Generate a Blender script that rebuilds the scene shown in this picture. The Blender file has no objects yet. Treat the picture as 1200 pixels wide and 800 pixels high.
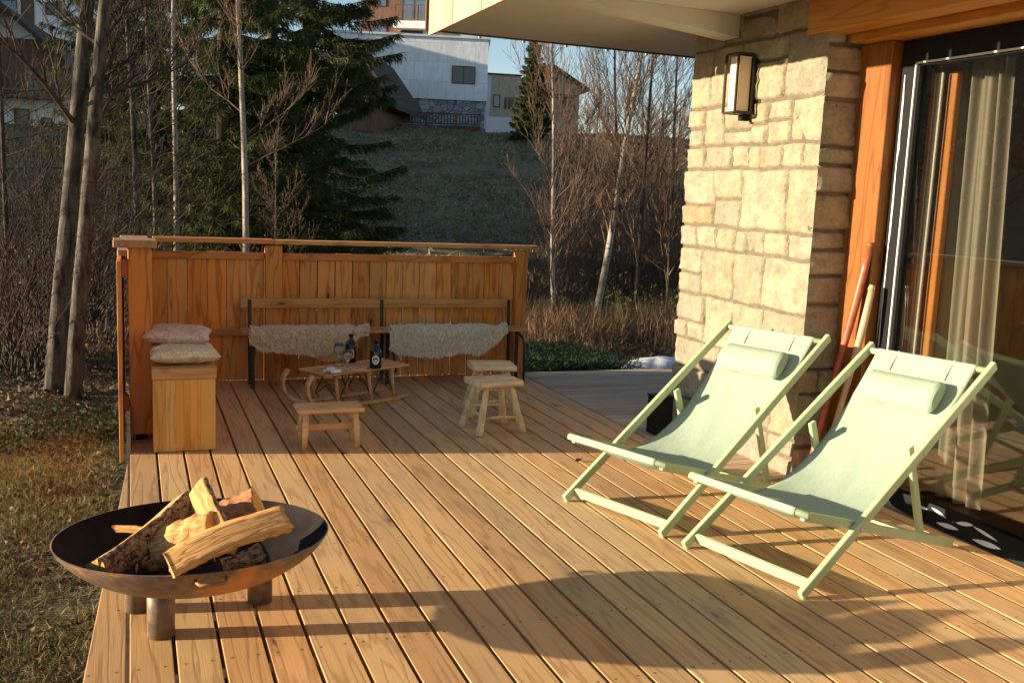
import bpy, math, random
import numpy as np
from mathutils import Vector, Matrix, noise
random.seed(7); rng = np.random.default_rng(7)
R = math.radians
scene = bpy.context.scene
COL = scene.collection
# ------------------------------------------------------------------ camera
YAW, PIT, ROL, FPX, CH = R(21.27), R(8.594), R(2.46), 1152.2, 1.6
fwd = Vector((math.sin(YAW)*math.cos(PIT), math.cos(YAW)*math.cos(PIT), -math.sin(PIT)))
r0 = Vector((math.cos(YAW), -math.sin(YAW), 0)); u0 = r0.cross(fwd)
rt = r0*math.cos(ROL)+u0*math.sin(ROL); up = u0*math.cos(ROL)-r0*math.sin(ROL)
cd = bpy.data.cameras.new('camera'); cam = bpy.data.objects.new('camera', cd); COL.objects.link(cam)
cam.matrix_world = Matrix(((rt.x, up.x, -fwd.x, 0), (rt.y, up.y, -fwd.y, 0), (rt.z, up.z, -fwd.z, CH), (0, 0, 0, 1)))
cd.sensor_width = 36; cd.lens = FPX/1200*36; cd.clip_end = 3000; cd.clip_start = .05
scene.camera = cam
HF = Vector((math.sin(YAW), math.cos(YAW), 0)); HR = Vector((math.cos(YAW), -math.sin(YAW), 0))
def at(px, py, ax, val):
    """where the sight line through a photo pixel meets the plane x/y/z = val, or horizontal depth 'd'"""
    d = fwd+rt*((px-600)/FPX)+up*(-(py-400)/FPX)
    if ax == 'x': t = val/d.x
    elif ax == 'y': t = val/d.y
    elif ax == 'z': t = (val-CH)/d.z
    else: t = val/d.dot(HF)
    return Vector((0, 0, CH))+d*t
# ------------------------------------------------------------------ tags and objects
ORG = {}
def tag(o, label=None, cat=None, group=None, kind=None):
    if label: o['label'] = label
    if cat: o['category'] = cat
    if group: o['group'] = group
    if kind: o['kind'] = kind
    return o
def thing(name, label, cat, loc=(0, 0, 0), rz=0, group=None):
    o = bpy.data.objects.new(name, None); COL.objects.link(o); o.empty_display_size = .1
    o.location = loc; o.rotation_euler = (0, 0, rz); ORG[o.name] = Vector(loc)
    return tag(o, label, cat, group)
def kids(o): return [c for c in COL.objects if c.parent == o]
def dup(o, loc=None, rz=None, sc=None, label=None, group=None, parent=None):
    c = o.copy(); COL.objects.link(c)
    if parent: c.parent = parent
    for ch in kids(o): dup(ch, parent=c)
    if loc is not None: c.location = loc
    if rz is not None: c.rotation_euler = (c.rotation_euler[0], c.rotation_euler[1], rz)
    if sc is not None: c.scale = sc if hasattr(sc, '__len__') else (sc, sc, sc)
    if label: c['label'] = label
    if group: c['group'] = group
    return c
def link_mesh(name, me, parent=None):
    o = bpy.data.objects.new(name, me); COL.objects.link(o)
    if parent: o.parent = parent
    return o
class MB:
    def __init__(s): s.v = []; s.f = []; s.m = []; s.sm = []
    def add(s, vs, fs, m=0, smooth=False):
        b = len(s.v); s.v += [Vector(p) for p in vs]
        for f in fs: s.f.append([b+i for i in f]); s.m.append(m); s.sm.append(smooth)
    def box(s, x0, x1, y0, y1, z0, z1, m=0, c=0, M=None):
        if c <= 0:
            vs = [(x, y, z) for z in (z0, z1) for y in (y0, y1) for x in (x0, x1)]
            fs = [(0, 2, 3, 1), (4, 5, 7, 6), (0, 1, 5, 4), (2, 6, 7, 3), (0, 4, 6, 2), (1, 3, 7, 5)]
        else:
            vs = []; X = (x0, x1); Y = (y0, y1); Z = (z0, z1); idx = {}
            for k in (0, 1):
                for j in (0, 1):
                    for i in (0, 1):
                        p = [X[i], Y[j], Z[k]]; sg = [1-2*i, 1-2*j, 1-2*k]
                        for a in range(3):
                            q = list(p)
                            for b2 in range(3):
                                if b2 != a: q[b2] += sg[b2]*c
                            idx[i, j, k, a] = len(vs); vs.append(tuple(q))
            I = idx; fs = []
            for i in (0, 1):
                q = [I[i, 0, 0, 0], I[i, 1, 0, 0], I[i, 1, 1, 0], I[i, 0, 1, 0]]; fs.append(q if i else q[::-1])
                q = [I[0, i, 0, 1], I[0, i, 1, 1], I[1, i, 1, 1], I[1, i, 0, 1]]; fs.append(q if i else q[::-1])
                q = [I[0, 0, i, 2], I[1, 0, i, 2], I[1, 1, i, 2], I[0, 1, i, 2]]; fs.append(q if i else q[::-1])
            for a in (0, 1):
                for b2 in (0, 1):
                    fs.append([I[0, a, b2, 1], I[1, a, b2, 1], I[1, a, b2, 2], I[0, a, b2, 2]])
                    fs.append([I[a, 0, b2, 0], I[a, 1, b2, 0], I[a, 1, b2, 2], I[a, 0, b2, 2]])
                    fs.append([I[a, b2, 0, 0], I[a, b2, 1, 0], I[a, b2, 1, 1], I[a, b2, 0, 1]])
            for i in (0, 1):
                for j in (0, 1):
                    for k in (0, 1): fs.append([I[i, j, k, 0], I[i, j, k, 1], I[i, j, k, 2]])
        if M is not None: vs = [M @ Vector(p) for p in vs]
        s.add(vs, fs, m)
        return s
    def bar(s, a, b, w, h, upv=(0, 0, 1), m=0, c=.003):
        """rectangular bar from a to b, w across, h along upv"""
        a = Vector(a); b = Vector(b); d = (b-a); L = d.length; d.normalize()
        sx = d.cross(Vector(upv)).normalized(); sz = sx.cross(d)
        M = Matrix(((sx.x, d.x, sz.x, a.x), (sx.y, d.y, sz.y, a.y), (sx.z, d.z, sz.z, a.z), (0, 0, 0, 1)))
        return s.box(-w/2, w/2, 0, L, -h/2, h/2, m, min(c, w*.3, h*.3), M)
    def tube(s, path, rad, n=8, m=0, smooth=True, cap=True):
        path = [Vector(p) for p in path]
        if not hasattr(rad, '__len__'): rad = [rad]*len(path)
        vs = []; t = (path[1]-path[0]).normalized()
        x = t.orthogonal().normalized()
        for i, p in enumerate(path):
            if i: t = (path[min(i+1, len(path)-1)]-path[i-1]).normalized()
            x = (x-t*x.dot(t)).normalized(); y = t.cross(x)
            for k in range(n):
                a = 2*math.pi*k/n; vs.append(p+(x*math.cos(a)+y*math.sin(a))*rad[i])
        fs = [(i*n+k, i*n+(k+1) % n, (i+1)*n+(k+1) % n, (i+1)*n+k) for i in range(len(path)-1) for k in range(n)]
        if cap: fs += [tuple(range(n))[::-1], tuple((len(path)-1)*n+k for k in range(n))]
        s.add(vs, fs, m, smooth); return s
    def lathe(s, prof, n=24, c=(0, 0, 0), m=0, close=False):
        vs = [(c[0]+r*math.cos(2*math.pi*k/n), c[1]+r*math.sin(2*math.pi*k/n), c[2]+z) for r, z in prof for k in range(n)]
        fs = [(i*n+k, i*n+(k+1) % n, (i+1)*n+(k+1) % n, (i+1)*n+k) for i in range(len(prof)-1) for k in range(n)]
        s.add(vs, fs, m, True); return s
    def grid(s, fn, nu, nv, m=0, smooth=True):
        vs = [fn(i/nu, j/nv) for j in range(nv+1) for i in range(nu+1)]
        fs = [(j*(nu+1)+i, j*(nu+1)+i+1, (j+1)*(nu+1)+i+1, (j+1)*(nu+1)+i) for j in range(nv) for i in range(nu)]
        s.add(vs, fs, m, smooth); return s
    def build(s, name, mat, parent=None):
        org = Vector((0, 0, 0)); p = parent
        while p is not None and p.parent is not None: p = p.parent
        if p is not None: org = ORG.get(p.name, org)
        if getattr(s, 'local', False): org = Vector((0, 0, 0))
        me = bpy.data.meshes.new(name); me.from_pydata([tuple(v-org) for v in s.v], [], s.f)
        for mm in (mat if isinstance(mat, (list, tuple)) else [mat]): me.materials.append(mm)
        me.polygons.foreach_set('material_index', s.m); me.polygons.foreach_set('use_smooth', s.sm)
        me.update(); return link_mesh(name, me, parent)
def L():
    b = MB(); b.local = True; return b
def np_mesh(name, V, F, mats, mi=None, parent=None, smooth=False):
    """V (n,3), F (m,k) fast mesh"""
    me = bpy.data.meshes.new(name); k = F.shape[1]
    me.vertices.add(len(V)); me.vertices.foreach_set('co', np.asarray(V, 'f').ravel())
    me.loops.add(F.size); me.loops.foreach_set('vertex_index', F.astype('i').ravel())
    me.polygons.add(len(F)); me.polygons.foreach_set('loop_start', np.arange(0, F.size, k, dtype='i'))
    me.polygons.foreach_set('loop_total', np.full(len(F), k, 'i'))
    for m in (mats if isinstance(mats, (list, tuple)) else [mats]): me.materials.append(m)
    if mi is not None: me.polygons.foreach_set('material_index', mi.astype('i'))
    me.polygons.foreach_set('use_smooth', np.full(len(F), smooth))
    me.update(calc_edges=True); me.validate(); return link_mesh(name, me, parent)
# ------------------------------------------------------------------ materials
class NT:
    def __init__(s, name):
        s.mat = bpy.data.materials.new(name); s.mat.use_nodes = True; s.t = s.mat.node_tree; s.n = s.t.nodes
        s.b = s.n['Principled BSDF']
    def node(s, typ, **kw):
        n = s.n.new(typ)
        for k, v in kw.items():
            if k in ('ins',):
                for a, b in v.items(): s.set(n.inputs[a], b)
            else: setattr(n, k, v)
        return n
    def set(s, sock, v):
        if isinstance(v, bpy.types.NodeSocket): s.t.links.new(v, sock)
        else:
            if sock.type == 'RGBA' and len(v) == 3: v = (*v, 1)
            sock.default_value = v
    def coord(s, scale=(1, 1, 1), rand=0, which='Object'):
        tc = s.node('ShaderNodeTexCoord'); o = tc.outputs[which]
        if rand:
            g = s.node('ShaderNodeNewGeometry')
            m = s.node('ShaderNodeVectorMath', operation='MULTIPLY', ins={0: g.outputs['Random Per Island'], 1: (rand*1.7, rand*2.3, rand)})
            o = s.node('ShaderNodeVectorMath', operation='ADD', ins={0: o, 1: m.outputs[0]}).outputs[0]
        return s.node('ShaderNodeVectorMath', operation='MULTIPLY', ins={0: o, 1: scale}).outputs[0]
    def noise(s, vec, scale=1, detail=4, rough=.55, dist=0):
        return s.node('ShaderNodeTexNoise', ins={'Vector': vec, 'Scale': scale, 'Detail': detail, 'Roughness': rough, 'Distortion': dist}).outputs['Fac']
    def ramp(s, fac, stops, interp='LINEAR'):
        n = s.node('ShaderNodeValToRGB'); s.set(n.inputs[0], fac); n.color_ramp.interpolation = interp
        e = n.color_ramp.elements
        while len(e) < len(stops): e.new(.5)
        for x, (p, c) in zip(e, stops):
            x.position = p; x.color = (*c, 1) if hasattr(c, '__len__') else (c, c, c, 1)
        return n.outputs[0]
    def math(s, op, a, b=0, c=0, clamp=False):
        n = s.node('ShaderNodeMath', operation=op, ins={0: a, 1: b, 2: c}); n.use_clamp = clamp; return n.outputs[0]
    def mix(s, fac, a, b, mode='MIX'):
        n = s.node('ShaderNodeMix', data_type='RGBA', blend_type=mode)
        s.set(n.inputs['Factor'], fac); s.set(n.inputs[6], a); s.set(n.inputs[7], b); return n.outputs[2]
    def rnd(s): return s.node('ShaderNodeNewGeometry').outputs['Random Per Island']
    def hsv(s, col, h=.5, sat=1., v=1.):
        return s.node('ShaderNodeHueSaturation', ins={'Color': col, 'Hue': h, 'Saturation': sat, 'Value': v}).outputs[0]
    def bump(s, h, strength=.3, dist=.01, normal=None):
        n = s.node('ShaderNodeBump', ins={'Height': h, 'Strength': strength, 'Distance': dist})
        if normal is not None: s.set(n.inputs['Normal'], normal)
        s.set(s.b.inputs['Normal'], n.outputs[0]); return n.outputs[0]
    def out(s, col, rough=.6, spec=.4, metal=0):
        s.set(s.b.inputs['Base Color'], col); s.set(s.b.inputs['Roughness'], rough)
        s.set(s.b.inputs['Specular IOR Level'], spec); s.set(s.b.inputs['Metallic'], metal); return s.mat
def grain_scale(axis, a, b):
    v = [a, a, a]; v['xyz'.index(axis)] = b; return tuple(v)
def wood(name, light, dark, axis='y', across=9., along=.55, rings=9., rough=.55, var=.25, knots=True, spec=.3, weather=0., bump=.25, whole=False, screws=False):
    t = NT(name); rnd = t.rnd()
    v = t.coord(grain_scale(axis, across, along), 0 if whole else 11)
    n1 = t.noise(v, 1, 2, .5)
    w = t.noise(t.coord(grain_scale(axis, 40, 5), 5), 1, 2)
    ph = t.math('ADD', t.math('MULTIPLY', n1, rings*6.283), t.math('MULTIPLY', w, 1.6))
    line = t.math('POWER', t.math('MULTIPLY_ADD', t.math('SINE', ph), .5, .5), 5.)
    fib = t.noise(t.coord(grain_scale(axis, 260, 5), 7), 1, 3, .6)
    big = t.noise(t.coord(grain_scale(axis, 3, .8), 3), 1, 4, .6)
    f = t.math('ADD', t.math('MULTIPLY', line, .42), t.math('MULTIPLY', fib, .4)); f = t.math('ADD', f, t.math('MULTIPLY', big, .35))
    col = t.mix(t.ramp(f, [(.25, 0), (.95, 1)]), light, dark)
    if knots:
        vo = t.node('ShaderNodeTexVoronoi', ins={'Vector': t.coord(grain_scale(axis, 7., 1.9), 9), 'Scale': 1., 'Randomness': 1.})
        sel = t.math('GREATER_THAN', t.node('ShaderNodeSeparateColor', ins={0: vo.outputs['Color']}).outputs[0], .68)
        kd = t.math('ADD', vo.outputs['Distance'], t.math('MULTIPLY', w, .06))
        k = t.math('MULTIPLY', t.ramp(kd, [(.07, 1), (.14, 0)]), sel)
        ring = t.math('MULTIPLY', t.ramp(kd, [(.1, 0), (.17, .55), (.3, 0)]), sel)
        col = t.mix(ring, col, tuple(c*.75 for c in dark)); col = t.mix(k, col, tuple(c*.22 for c in dark))
    if weather:
        g = t.ramp(t.noise(t.coord((1.3, 1.3, 1.3), 2), 1, 5, .6), [(.4, 0), (.75, weather)])
        col = t.mix(g, col, (.30, .25, .20))
    col = t.hsv(col, t.math('MULTIPLY_ADD', rnd, .016, .492), t.math('MULTIPLY_ADD', rnd, -.12, 1.06), t.math('MULTIPLY_ADD', t.math('FRACT', t.math('MULTIPLY', rnd, 7.31)), var, 1-var*.6))
    if screws:
        sx = t.node('ShaderNodeSeparateXYZ', ins={0: t.coord()}); 
        fx = t.math('ABSOLUTE', t.math('SUBTRACT', t.math('ABSOLUTE', t.math('SUBTRACT', t.math('FRACT', t.math('MULTIPLY', t.math('SUBTRACT', sx.outputs[0], .5647), 6.6667)), .5)), .28))
        fy = t.math('ABSOLUTE', t.math('SUBTRACT', t.math('FRACT', t.math('MULTIPLY', sx.outputs[1], 2.)), .5))
        rr_ = t.math('SQRT', t.math('ADD', t.math('POWER', t.math('MULTIPLY', fx, .15), 2.), t.math('POWER', t.math('MULTIPLY', fy, .5), 2.)))
        col = t.mix(t.ramp(rr_, [(.0036, .9), (.0050, 0)]), col, (.05, .035, .025))
        st = t.ramp(t.noise(t.coord((2.1, .9, 1)), 1, 5, .7), [(.56, 0), (.70, .4)]); col = t.mix(st, col, (.20, .13, .08))
    t.bump(t.math('ADD', t.math('MULTIPLY', line, -.5), fib), bump, .0025)
    return t.out(col, t.math('MULTIPLY_ADD', fib, .2, rough-.1), spec)
def plain(name, col, rough=.5, spec=.4, metal=0, nscale=0, namp=.15, bump=0, bscale=200):
    t = NT(name); c = col
    if nscale:
        n = t.noise(t.coord((nscale,)*3), 1, 5, .6)
        c = t.mix(t.ramp(n, [(.3, 0), (.7, 1)]), tuple(x*(1-namp) for x in col), tuple(min(1, x*(1+namp)) for x in col))
    if bump: t.bump(t.noise(t.coord((bscale,)*3), 1, 3), bump, .003)
    return t.out(c, rough, spec, metal)
def leafmat(name, cols, trans=.25, rough=.7):
    t = NT(name); r = t.rnd()
    st = [(i/(len(cols)-1), c) for i, c in enumerate(cols)]
    col = t.ramp(r, st)
    t.out(col, rough, .15)
    tr = t.node('ShaderNodeBsdfTranslucent', ins={'Color': col}); mx = t.node('ShaderNodeMixShader', ins={0: trans, 1: t.b.outputs[0], 2: tr.outputs[0]})
    t.t.links.new(mx.outputs[0], t.n['Material Output'].inputs[0]); return t.mat
M = {}
M['deck'] = wood('larch_deck', (.70, .43, .185), (.43, .24, .095), 'y', 10, .6, 8, .6, .3, weather=.3, screws=True)
M['patio'] = wood('larch_patio', (.62, .46, .31), (.40, .27, .17), 'x', 8, .6, 7, .65, .3, weather=.5)
M['fenceV'] = wood('larch_fence_upright', (.82, .37, .10), (.42, .145, .034), 'z', 9, 1.0, 6, .55, .35)
M['fenceX'] = wood('larch_fence_level', (.70, .32, .10), (.36, .145, .04), 'x', 9, .9, 7, .55, .2)
M['fenceY'] = wood('larch_cap', (.48, .28, .13), (.27, .14, .06), 'y', 9, .9, 7, .6, .2, weather=.4)
M['box'] = wood('spruce_box', (.80, .42, .12), (.56, .26, .06), 'z', 11, 1.2, 5, .5, .28)
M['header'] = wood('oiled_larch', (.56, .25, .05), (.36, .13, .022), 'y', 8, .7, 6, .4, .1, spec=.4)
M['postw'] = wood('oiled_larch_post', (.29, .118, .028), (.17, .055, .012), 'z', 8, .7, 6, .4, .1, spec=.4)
M['stool'] = wood('pale_stripped_wood', (.82, .62, .36), (.55, .35, .17), 'z', 16, 4, 4, .55, .25)
M['stoolseat'] = wood('pale_split_seat', (.82, .63, .38), (.56, .37, .19), 'x', 14, 2.5, 5, .55, .3)
M['bench'] = wood('waxed_bench', (.66, .36, .14), (.42, .20, .07), 'x', 10, 1.2, 5, .5, .2)
M['ash'] = wood('bent_ash', (.68, .41, .20), (.44, .24, .10), 'x', 14, 1.6, 5, .45, .3, knots=False)
M['stepw'] = wood('step_stool_wood', (.84, .52, .24), (.58, .31, .12), 'x', 12, 1.4, 5, .5, .25)
M['split'] = wood('split_firewood', (.76, .42, .145), (.36, .13, .035), 'x', 30, 3.4, 6, .7, .3, bump=.9, spec=.15)
M['splitred'] = wood('red_split_firewood', (.50, .22, .10), (.20, .07, .035), 'x', 30, 3, 5, .7, .3, bump=1., spec=.15)
M['clad'] = wood('balcony_cladding', (.66, .44, .30), (.44, .26, .16), 'z', 8, .8, 6, .6, .25)
M['beige_clad'] = wood('beige_cladding', (.62, .50, .38), (.44, .33, .24), 'z', 6, .6, 4, .7, .3, knots=False)
M['brown_clad'] = wood('brown_cladding', (.24, .13, .08), (.13, .065, .04), 'z', 6, .6, 4, .7, .4, knots=False)
M['dark_wood'] = wood('dark_timber', (.16, .10, .07), (.08, .05, .035), 'x', 6, .6, 4, .7, .3, knots=False)
M['endgrain'] = None
t = NT('log_end_grain'); v = t.coord((1, 1, 1), 0)
n = t.noise(t.coord((90, 90, 90), 4), 1, 4, .6)
M['endgrain'] = t.out(t.mix(t.ramp(n, [(.3, 0), (.7, 1)]), (.80, .46, .14), (.52, .24, .06)), .75, .15); t.bump(n, .5, .004)
t = NT('rough_bark'); n = t.noise(t.coord((34, 60, 60), 6), 1, 6, .7, .9); n2 = t.noise(t.coord((70, 70, 70), 3), 1, 4, .6)
M['bark'] = t.out(t.mix(t.ramp(t.math('MULTIPLY_ADD', n2, .4, t.math('MULTIPLY', n, .7)), [(.46, 0), (.53, .45), (.60, 1)]), (.05, .03, .02), (.50, .36, .23)), .85, .15)
t.bump(n, 1., .02)
t = NT('grey_trunk_bark'); n = t.noise(t.coord((14, 14, 3.5), 0), 1, 6, .65, .4); n2 = t.noise(t.coord((5, 5, 26), 0), 1, 3, .5)
c = t.mix(t.ramp(n, [(.38, 0), (.66, 1)]), (.028, .023, .018), (.17, .14, .105)); c = t.mix(t.ramp(n2, [(.60, 0), (.68, .8)]), c, (.05, .04, .035))
M['trunk'] = t.out(c, .85, .15); t.bump(n, .8, .02)
t = NT('pale_birch_bark'); n = t.noise(t.coord((6, 6, 34), 0), 1, 4, .6); n3 = t.noise(t.coord((3, 3, 3), 0), 1, 5, .6)
c = t.mix(t.ramp(n3, [(.4, 0), (.65, 1)]), (.44, .38, .30), (.22, .17, .125)); c = t.mix(t.ramp(n, [(.58, 0), (.66, .85)]), c, (.06, .045, .035))
M['birch'] = t.out(c, .75, .2); t.bump(n, .4, .01)
M['twig'] = plain('grey_brown_twig', (.068, .048, .034), .8, .15, nscale=6, namp=.5)
M['twigred'] = plain('reddish_twig', (.16, .10, .065), .8, .15, nscale=4, namp=.45)
M['twigdark'] = plain('dark_twig', (.07, .05, .038), .85, .1, nscale=5, namp=.5)
M['needles'] = leafmat('spruce_needles', [(.04, .058, .018), (.09, .115, .03), (.055, .078, .024), (.15, .15, .042), (.045, .065, .022)])
M['needlesdark'] = leafmat('dark_spruce_needles', [(.045, .060, .022), (.085, .105, .034), (.055, .078, .026), (.13, .13, .045)])
M['grass'] = leafmat('winter_grass', [(.30, .23, .09), (.20, .18, .06), (.38, .28, .13), (.13, .14, .045), (.26, .19, .09), (.18, .12, .06)])
M['litter'] = leafmat('dead_leaves', [(.08, .048, .025), (.17, .11, .055), (.05, .03, .018), (.22, .155, .085)], .1)
M['ivy'] = leafmat('green_undergrowth', [(.025, .038, .014), (.045, .062, .02), (.03, .028, .014), (.07, .07, .028)])
M['juniper'] = leafmat('juniper_green', [(.020, .045, .024), (.04, .075, .035), (.03, .05, .02)])
M['heather'] = leafmat('russet_stems', [(.24, .125, .075), (.34, .21, .12), (.17, .10, .05), (.16, .15, .06)])
M['yellowleaf'] = leafmat('yellow_green_leaf', [(.20, .19, .04), (.10, .12, .03), (.32, .24, .06)])
M['hillgrass'] = leafmat('hill_grass', [(.19, .175, .085), (.30, .25, .145), (.13, .13, .06), (.40, .33, .22), (.12, .08, .05)])
# ground
t = NT('ground_soil'); v = t.coord((1, 1, 1)); a = t.noise(v, .5, 6, .65); b = t.noise(v, 9, 6, .7)
c = t.mix(t.ramp(b, [(.35, 0), (.65, 1)]), (.06, .042, .026), (.19, .14, .08)); g = t.mix(t.ramp(b, [(.35, 0), (.65, 1)]), (.11, .105, .055), (.25, .215, .13))
M['ground'] = t.out(t.mix(t.ramp(a, [(.42, 0), (.58, 1)]), c, g), .95, .1); t.bump(b, 1., .05)
# stone
t = NT('yellow_rubble_stone'); r = t.rnd(); v = t.coord((1, 1, 1), 4); n = t.noise(v, 9, 6, .62, .3); n2 = t.noise(v, 60, 5, .6); n3 = t.noise(v, 2.2, 3)
c = t.ramp(r, [(0, (.29, .25, .175)), (.2, (.35, .30, .195)), (.4, (.24, .22, .18)), (.6, (.37, .315, .20)), (.8, (.38, .33, .24)), (.9, (.34, .23, .10)), (1, (.40, .36, .27))])
c = t.mix(t.ramp(n, [(.38, 0), (.66, .75)]), c, (.17, .14, .10)); c = t.mix(t.ramp(n3, [(.55, 0), (.75, .35)]), c, (.45, .30, .13))
wg = t.noise(v, 14, 3, .5, 1.5); wl = t.math('ABSOLUTE', t.math('SUBTRACT', wg, .5)); c = t.mix(t.ramp(wl, [(0, .16), (.015, 0)]), c, (.17, .13, .09))
c = t.mix(t.ramp(n2, [(.35, 0), (.75, .5)]), c, (.40, .35, .26)); c = t.mix(t.ramp(t.noise(v, 28, 5, .7), [(.56, 0), (.68, .35)]), c, (.16, .125, .08)); c = t.hsv(c, .5, 1.04, 1.04)
M['stone'] = t.out(c, .85, .2)
b1 = t.node('ShaderNodeBump', ins={'Height': n2, 'Strength': .7, 'Distance': .008}); t.bump(t.math('ADD', n, t.math('MULTIPLY', t.ramp(wl, [(0, 0), (.02, 1)]), .08)), 1., .022, b1.outputs[0])
M['mortar'] = plain('lime_mortar', (.15, .125, .09), .95, .1, nscale=20, namp=.25, bump=.5, bscale=90)
M['stucco'] = plain('beige_stucco', (.64, .62, .57), .9, .15, nscale=1.5, namp=.05, bump=.15, bscale=300)
M['black'] = plain('black_powder_coat', (.008, .008, .009), .55, .2)
M['blackmetal'] = plain('black_green_iron', (.018, .024, .02), .45, .4)
M['steelstrip'] = plain('bare_aluminium', (.62, .64, .60), .45, .4, .3)
M['strip'] = plain('pale_seal_strip', (.55, .58, .52), .6, .3)
M['frost'] = plain('frosted_lamp_glass', (.78, .64, .46), .6, .3)
M['green'] = plain('pale_green_lacquer', (.43, .50, .29), .42, .35, nscale=18, namp=.05)
t = NT('pale_green_canvas'); v = t.coord((1, 1, 1)); wv = t.node('ShaderNodeTexWave', ins={'Vector': v, 'Scale': 260., 'Distortion': .3}); wv.bands_direction = 'X'
wu = t.node('ShaderNodeTexWave', ins={'Vector': v, 'Scale': 260., 'Distortion': .3}); wu.bands_direction = 'Y'; n = t.noise(v, 120, 4, .6)
wr = t.noise(t.coord((2.2, 6, 3)), 1, 4, .6)
c = t.mix(t.ramp(n, [(.3, 0), (.7, 1)]), (.30, .38, .285), (.35, .43, .325))
M['canvas'] = t.out(c, .85, .15); bb = t.node('ShaderNodeBump', ins={'Height': t.math('ADD', wv.outputs['Fac'], wu.outputs['Fac']), 'Strength': .12, 'Distance': .001}); t.bump(wr, .35, .03, bb.outputs[0])
t = NT('rusty_steel'); v = t.coord((1, 1, 1)); a = t.noise(v, 3.2, 6, .65, .5); b = t.noise(v, 26, 5, .65); g = t.noise(t.coord((2.3, 2.3, 6)), 1, 4, .6)
c = t.mix(t.ramp(b, [(.3, 0), (.7, 1)]), (.11, .078, .055), (.29, .20, .135)); c = t.mix(t.ramp(a, [(.50, 0), (.62, .95)]), c, t.mix(b, (.45, .16, .035), (.65, .31, .08)))
M['rust'] = t.out(c, t.math('MULTIPLY_ADD', a, .3, .38), .4, .25); t.bump(b, .25, .004)
M['soot'] = plain('sooty_steel', (.016, .012, .010), .8, .1, nscale=9, namp=.5)
t = NT('sheep_fleece'); r = t.rnd(); M['fleece'] = t.out(t.ramp(r, [(0, (.74, .58, .40)), (.5, (.84, .69, .50)), (1, (.90, .78, .60))]), .95, .1)
M['fleecegrey'] = NT('grey_fleece'); t = M['fleecegrey']; r = t.rnd(); M['fleecegrey'] = t.out(t.ramp(r, [(0, (.70, .60, .48)), (.5, (.80, .70, .58)), (1, (.88, .80, .69))]), .95, .1)
for k_, base_ in (('fleece', [(.80, .64, .44), (.93, .78, .56), (.88, .72, .50), (.95, .84, .64)]), ('fleecegrey', [(.82, .72, .57), (.93, .84, .69), (.88, .79, .64), (.95, .88, .76)])): M[k_] = leafmat(k_+'_wool', base_, .15, .95)
M['hide'] = plain('tanned_hide', (.56, .40, .22), .8, .2, nscale=8, namp=.12)
def pattern(name, base, fig, sc):
    t = NT(name); v = t.coord((sc, sc, sc)); n = t.noise(v, 1, 2, .5, 2.2); f = t.ramp(n, [(.5, 0), (.54, 1)])
    t.out(t.mix(f, base, fig), .85, .15); t.bump(t.noise(t.coord((9, 9, 9)), 1, 3), .5, .03); return t.mat
M['cushy'] = pattern('cream_floral_cloth', (.72, .62, .44), (.60, .46, .26), 26)
M['cushp'] = pattern('dusty_pink_cloth', (.66, .50, .40), (.54, .36, .28), 22)
M['bottle'] = plain('black_bottle', (.006, .006, .006), .12, .6)
M['labelb'] = plain('kraft_label', (.62, .42, .22), .7, .2)
M['labelw'] = plain('cream_label', (.72, .62, .50), .7, .2)
M['ink'] = plain('label_ink', (.03, .02, .02), .6, .2)
M['labelred'] = plain('label_red', (.35, .06, .03), .6, .2)
t = NT('clear_glass'); t.out((.95, .97, .97), .02, .5); t.set(t.b.inputs['Transmission Weight'], .96); t.set(t.b.inputs['IOR'], 1.45); M['wineglass'] = t.mat
M['napkin'] = plain('white_paper', (.72, .74, .78), .8, .2)
def pane(name, tint, refl):
    t = NT(name); tr = t.node('ShaderNodeBsdfTransparent', ins={'Color': tint}); gl = t.node('ShaderNodeBsdfGlossy', ins={'Color': (.95, .97, 1.), 'Roughness': .004})
    fr = t.node('ShaderNodeLayerWeight', ins={'Blend': .5}); f = t.math('MULTIPLY_ADD', t.math('POWER', fr.outputs['Facing'], 3.), 1.0, refl, True)
    mx = t.node('ShaderNodeMixShader', ins={0: f, 1: tr.outputs[0], 2: gl.outputs[0]}); t.t.links.new(mx.outputs[0], t.n['Material Output'].inputs[0]); return t.mat
M['pane'] = pane('door_glass', (.90, .90, .86), .14)
t = NT('beige_curtain'); t.out((.42, .385, .32), .9, .1); tr = t.node('ShaderNodeBsdfTranslucent', ins={'Color': (.42, .385, .32)})
mx = t.node('ShaderNodeMixShader', ins={0: .3, 1: t.b.outputs[0], 2: tr.outputs[0]}); t.t.links.new(mx.outputs[0], t.n['Material Output'].inputs[0]); M['curtain'] = t.mat
M['darkwin'] = plain('dark_window', (.03, .035, .04), .08, .8)
M['bluewin'] = plain('sky_mirroring_window', (.10, .16, .24), .05, 1.)
M['white'] = plain('white_render', (.82, .81, .78), .85, .2, nscale=.6, namp=.08)
t = NT('brushed_panel_cladding'); v = t.coord((1, 1, 1)); w = t.noise(t.coord((2.2, 2.2, 1.1)), 1, 5, .6, 1.2); br = t.node('ShaderNodeTexBrick', ins={'Vector': t.node('ShaderNodeMapping', ins={'Vector': v, 'Rotation': (R(90), 0, 0)}).outputs[0], 'Scale': 1., 'Mortar Size': .012, 'Brick Width': .55, 'Row Height': 1.1, 'Color1': (1, 1, 1), 'Color2': (.9, .9, .9), 'Mortar': (.72, .72, .72)})
M['panel'] = t.out(t.mix(1., t.mix(t.ramp(w, [(.35, 0), (.65, 1)]), (.74, .76, .79), (.86, .87, .89)), br.outputs[0], 'MULTIPLY'), .45, .5); t.bump(w, .3, .05)
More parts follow.
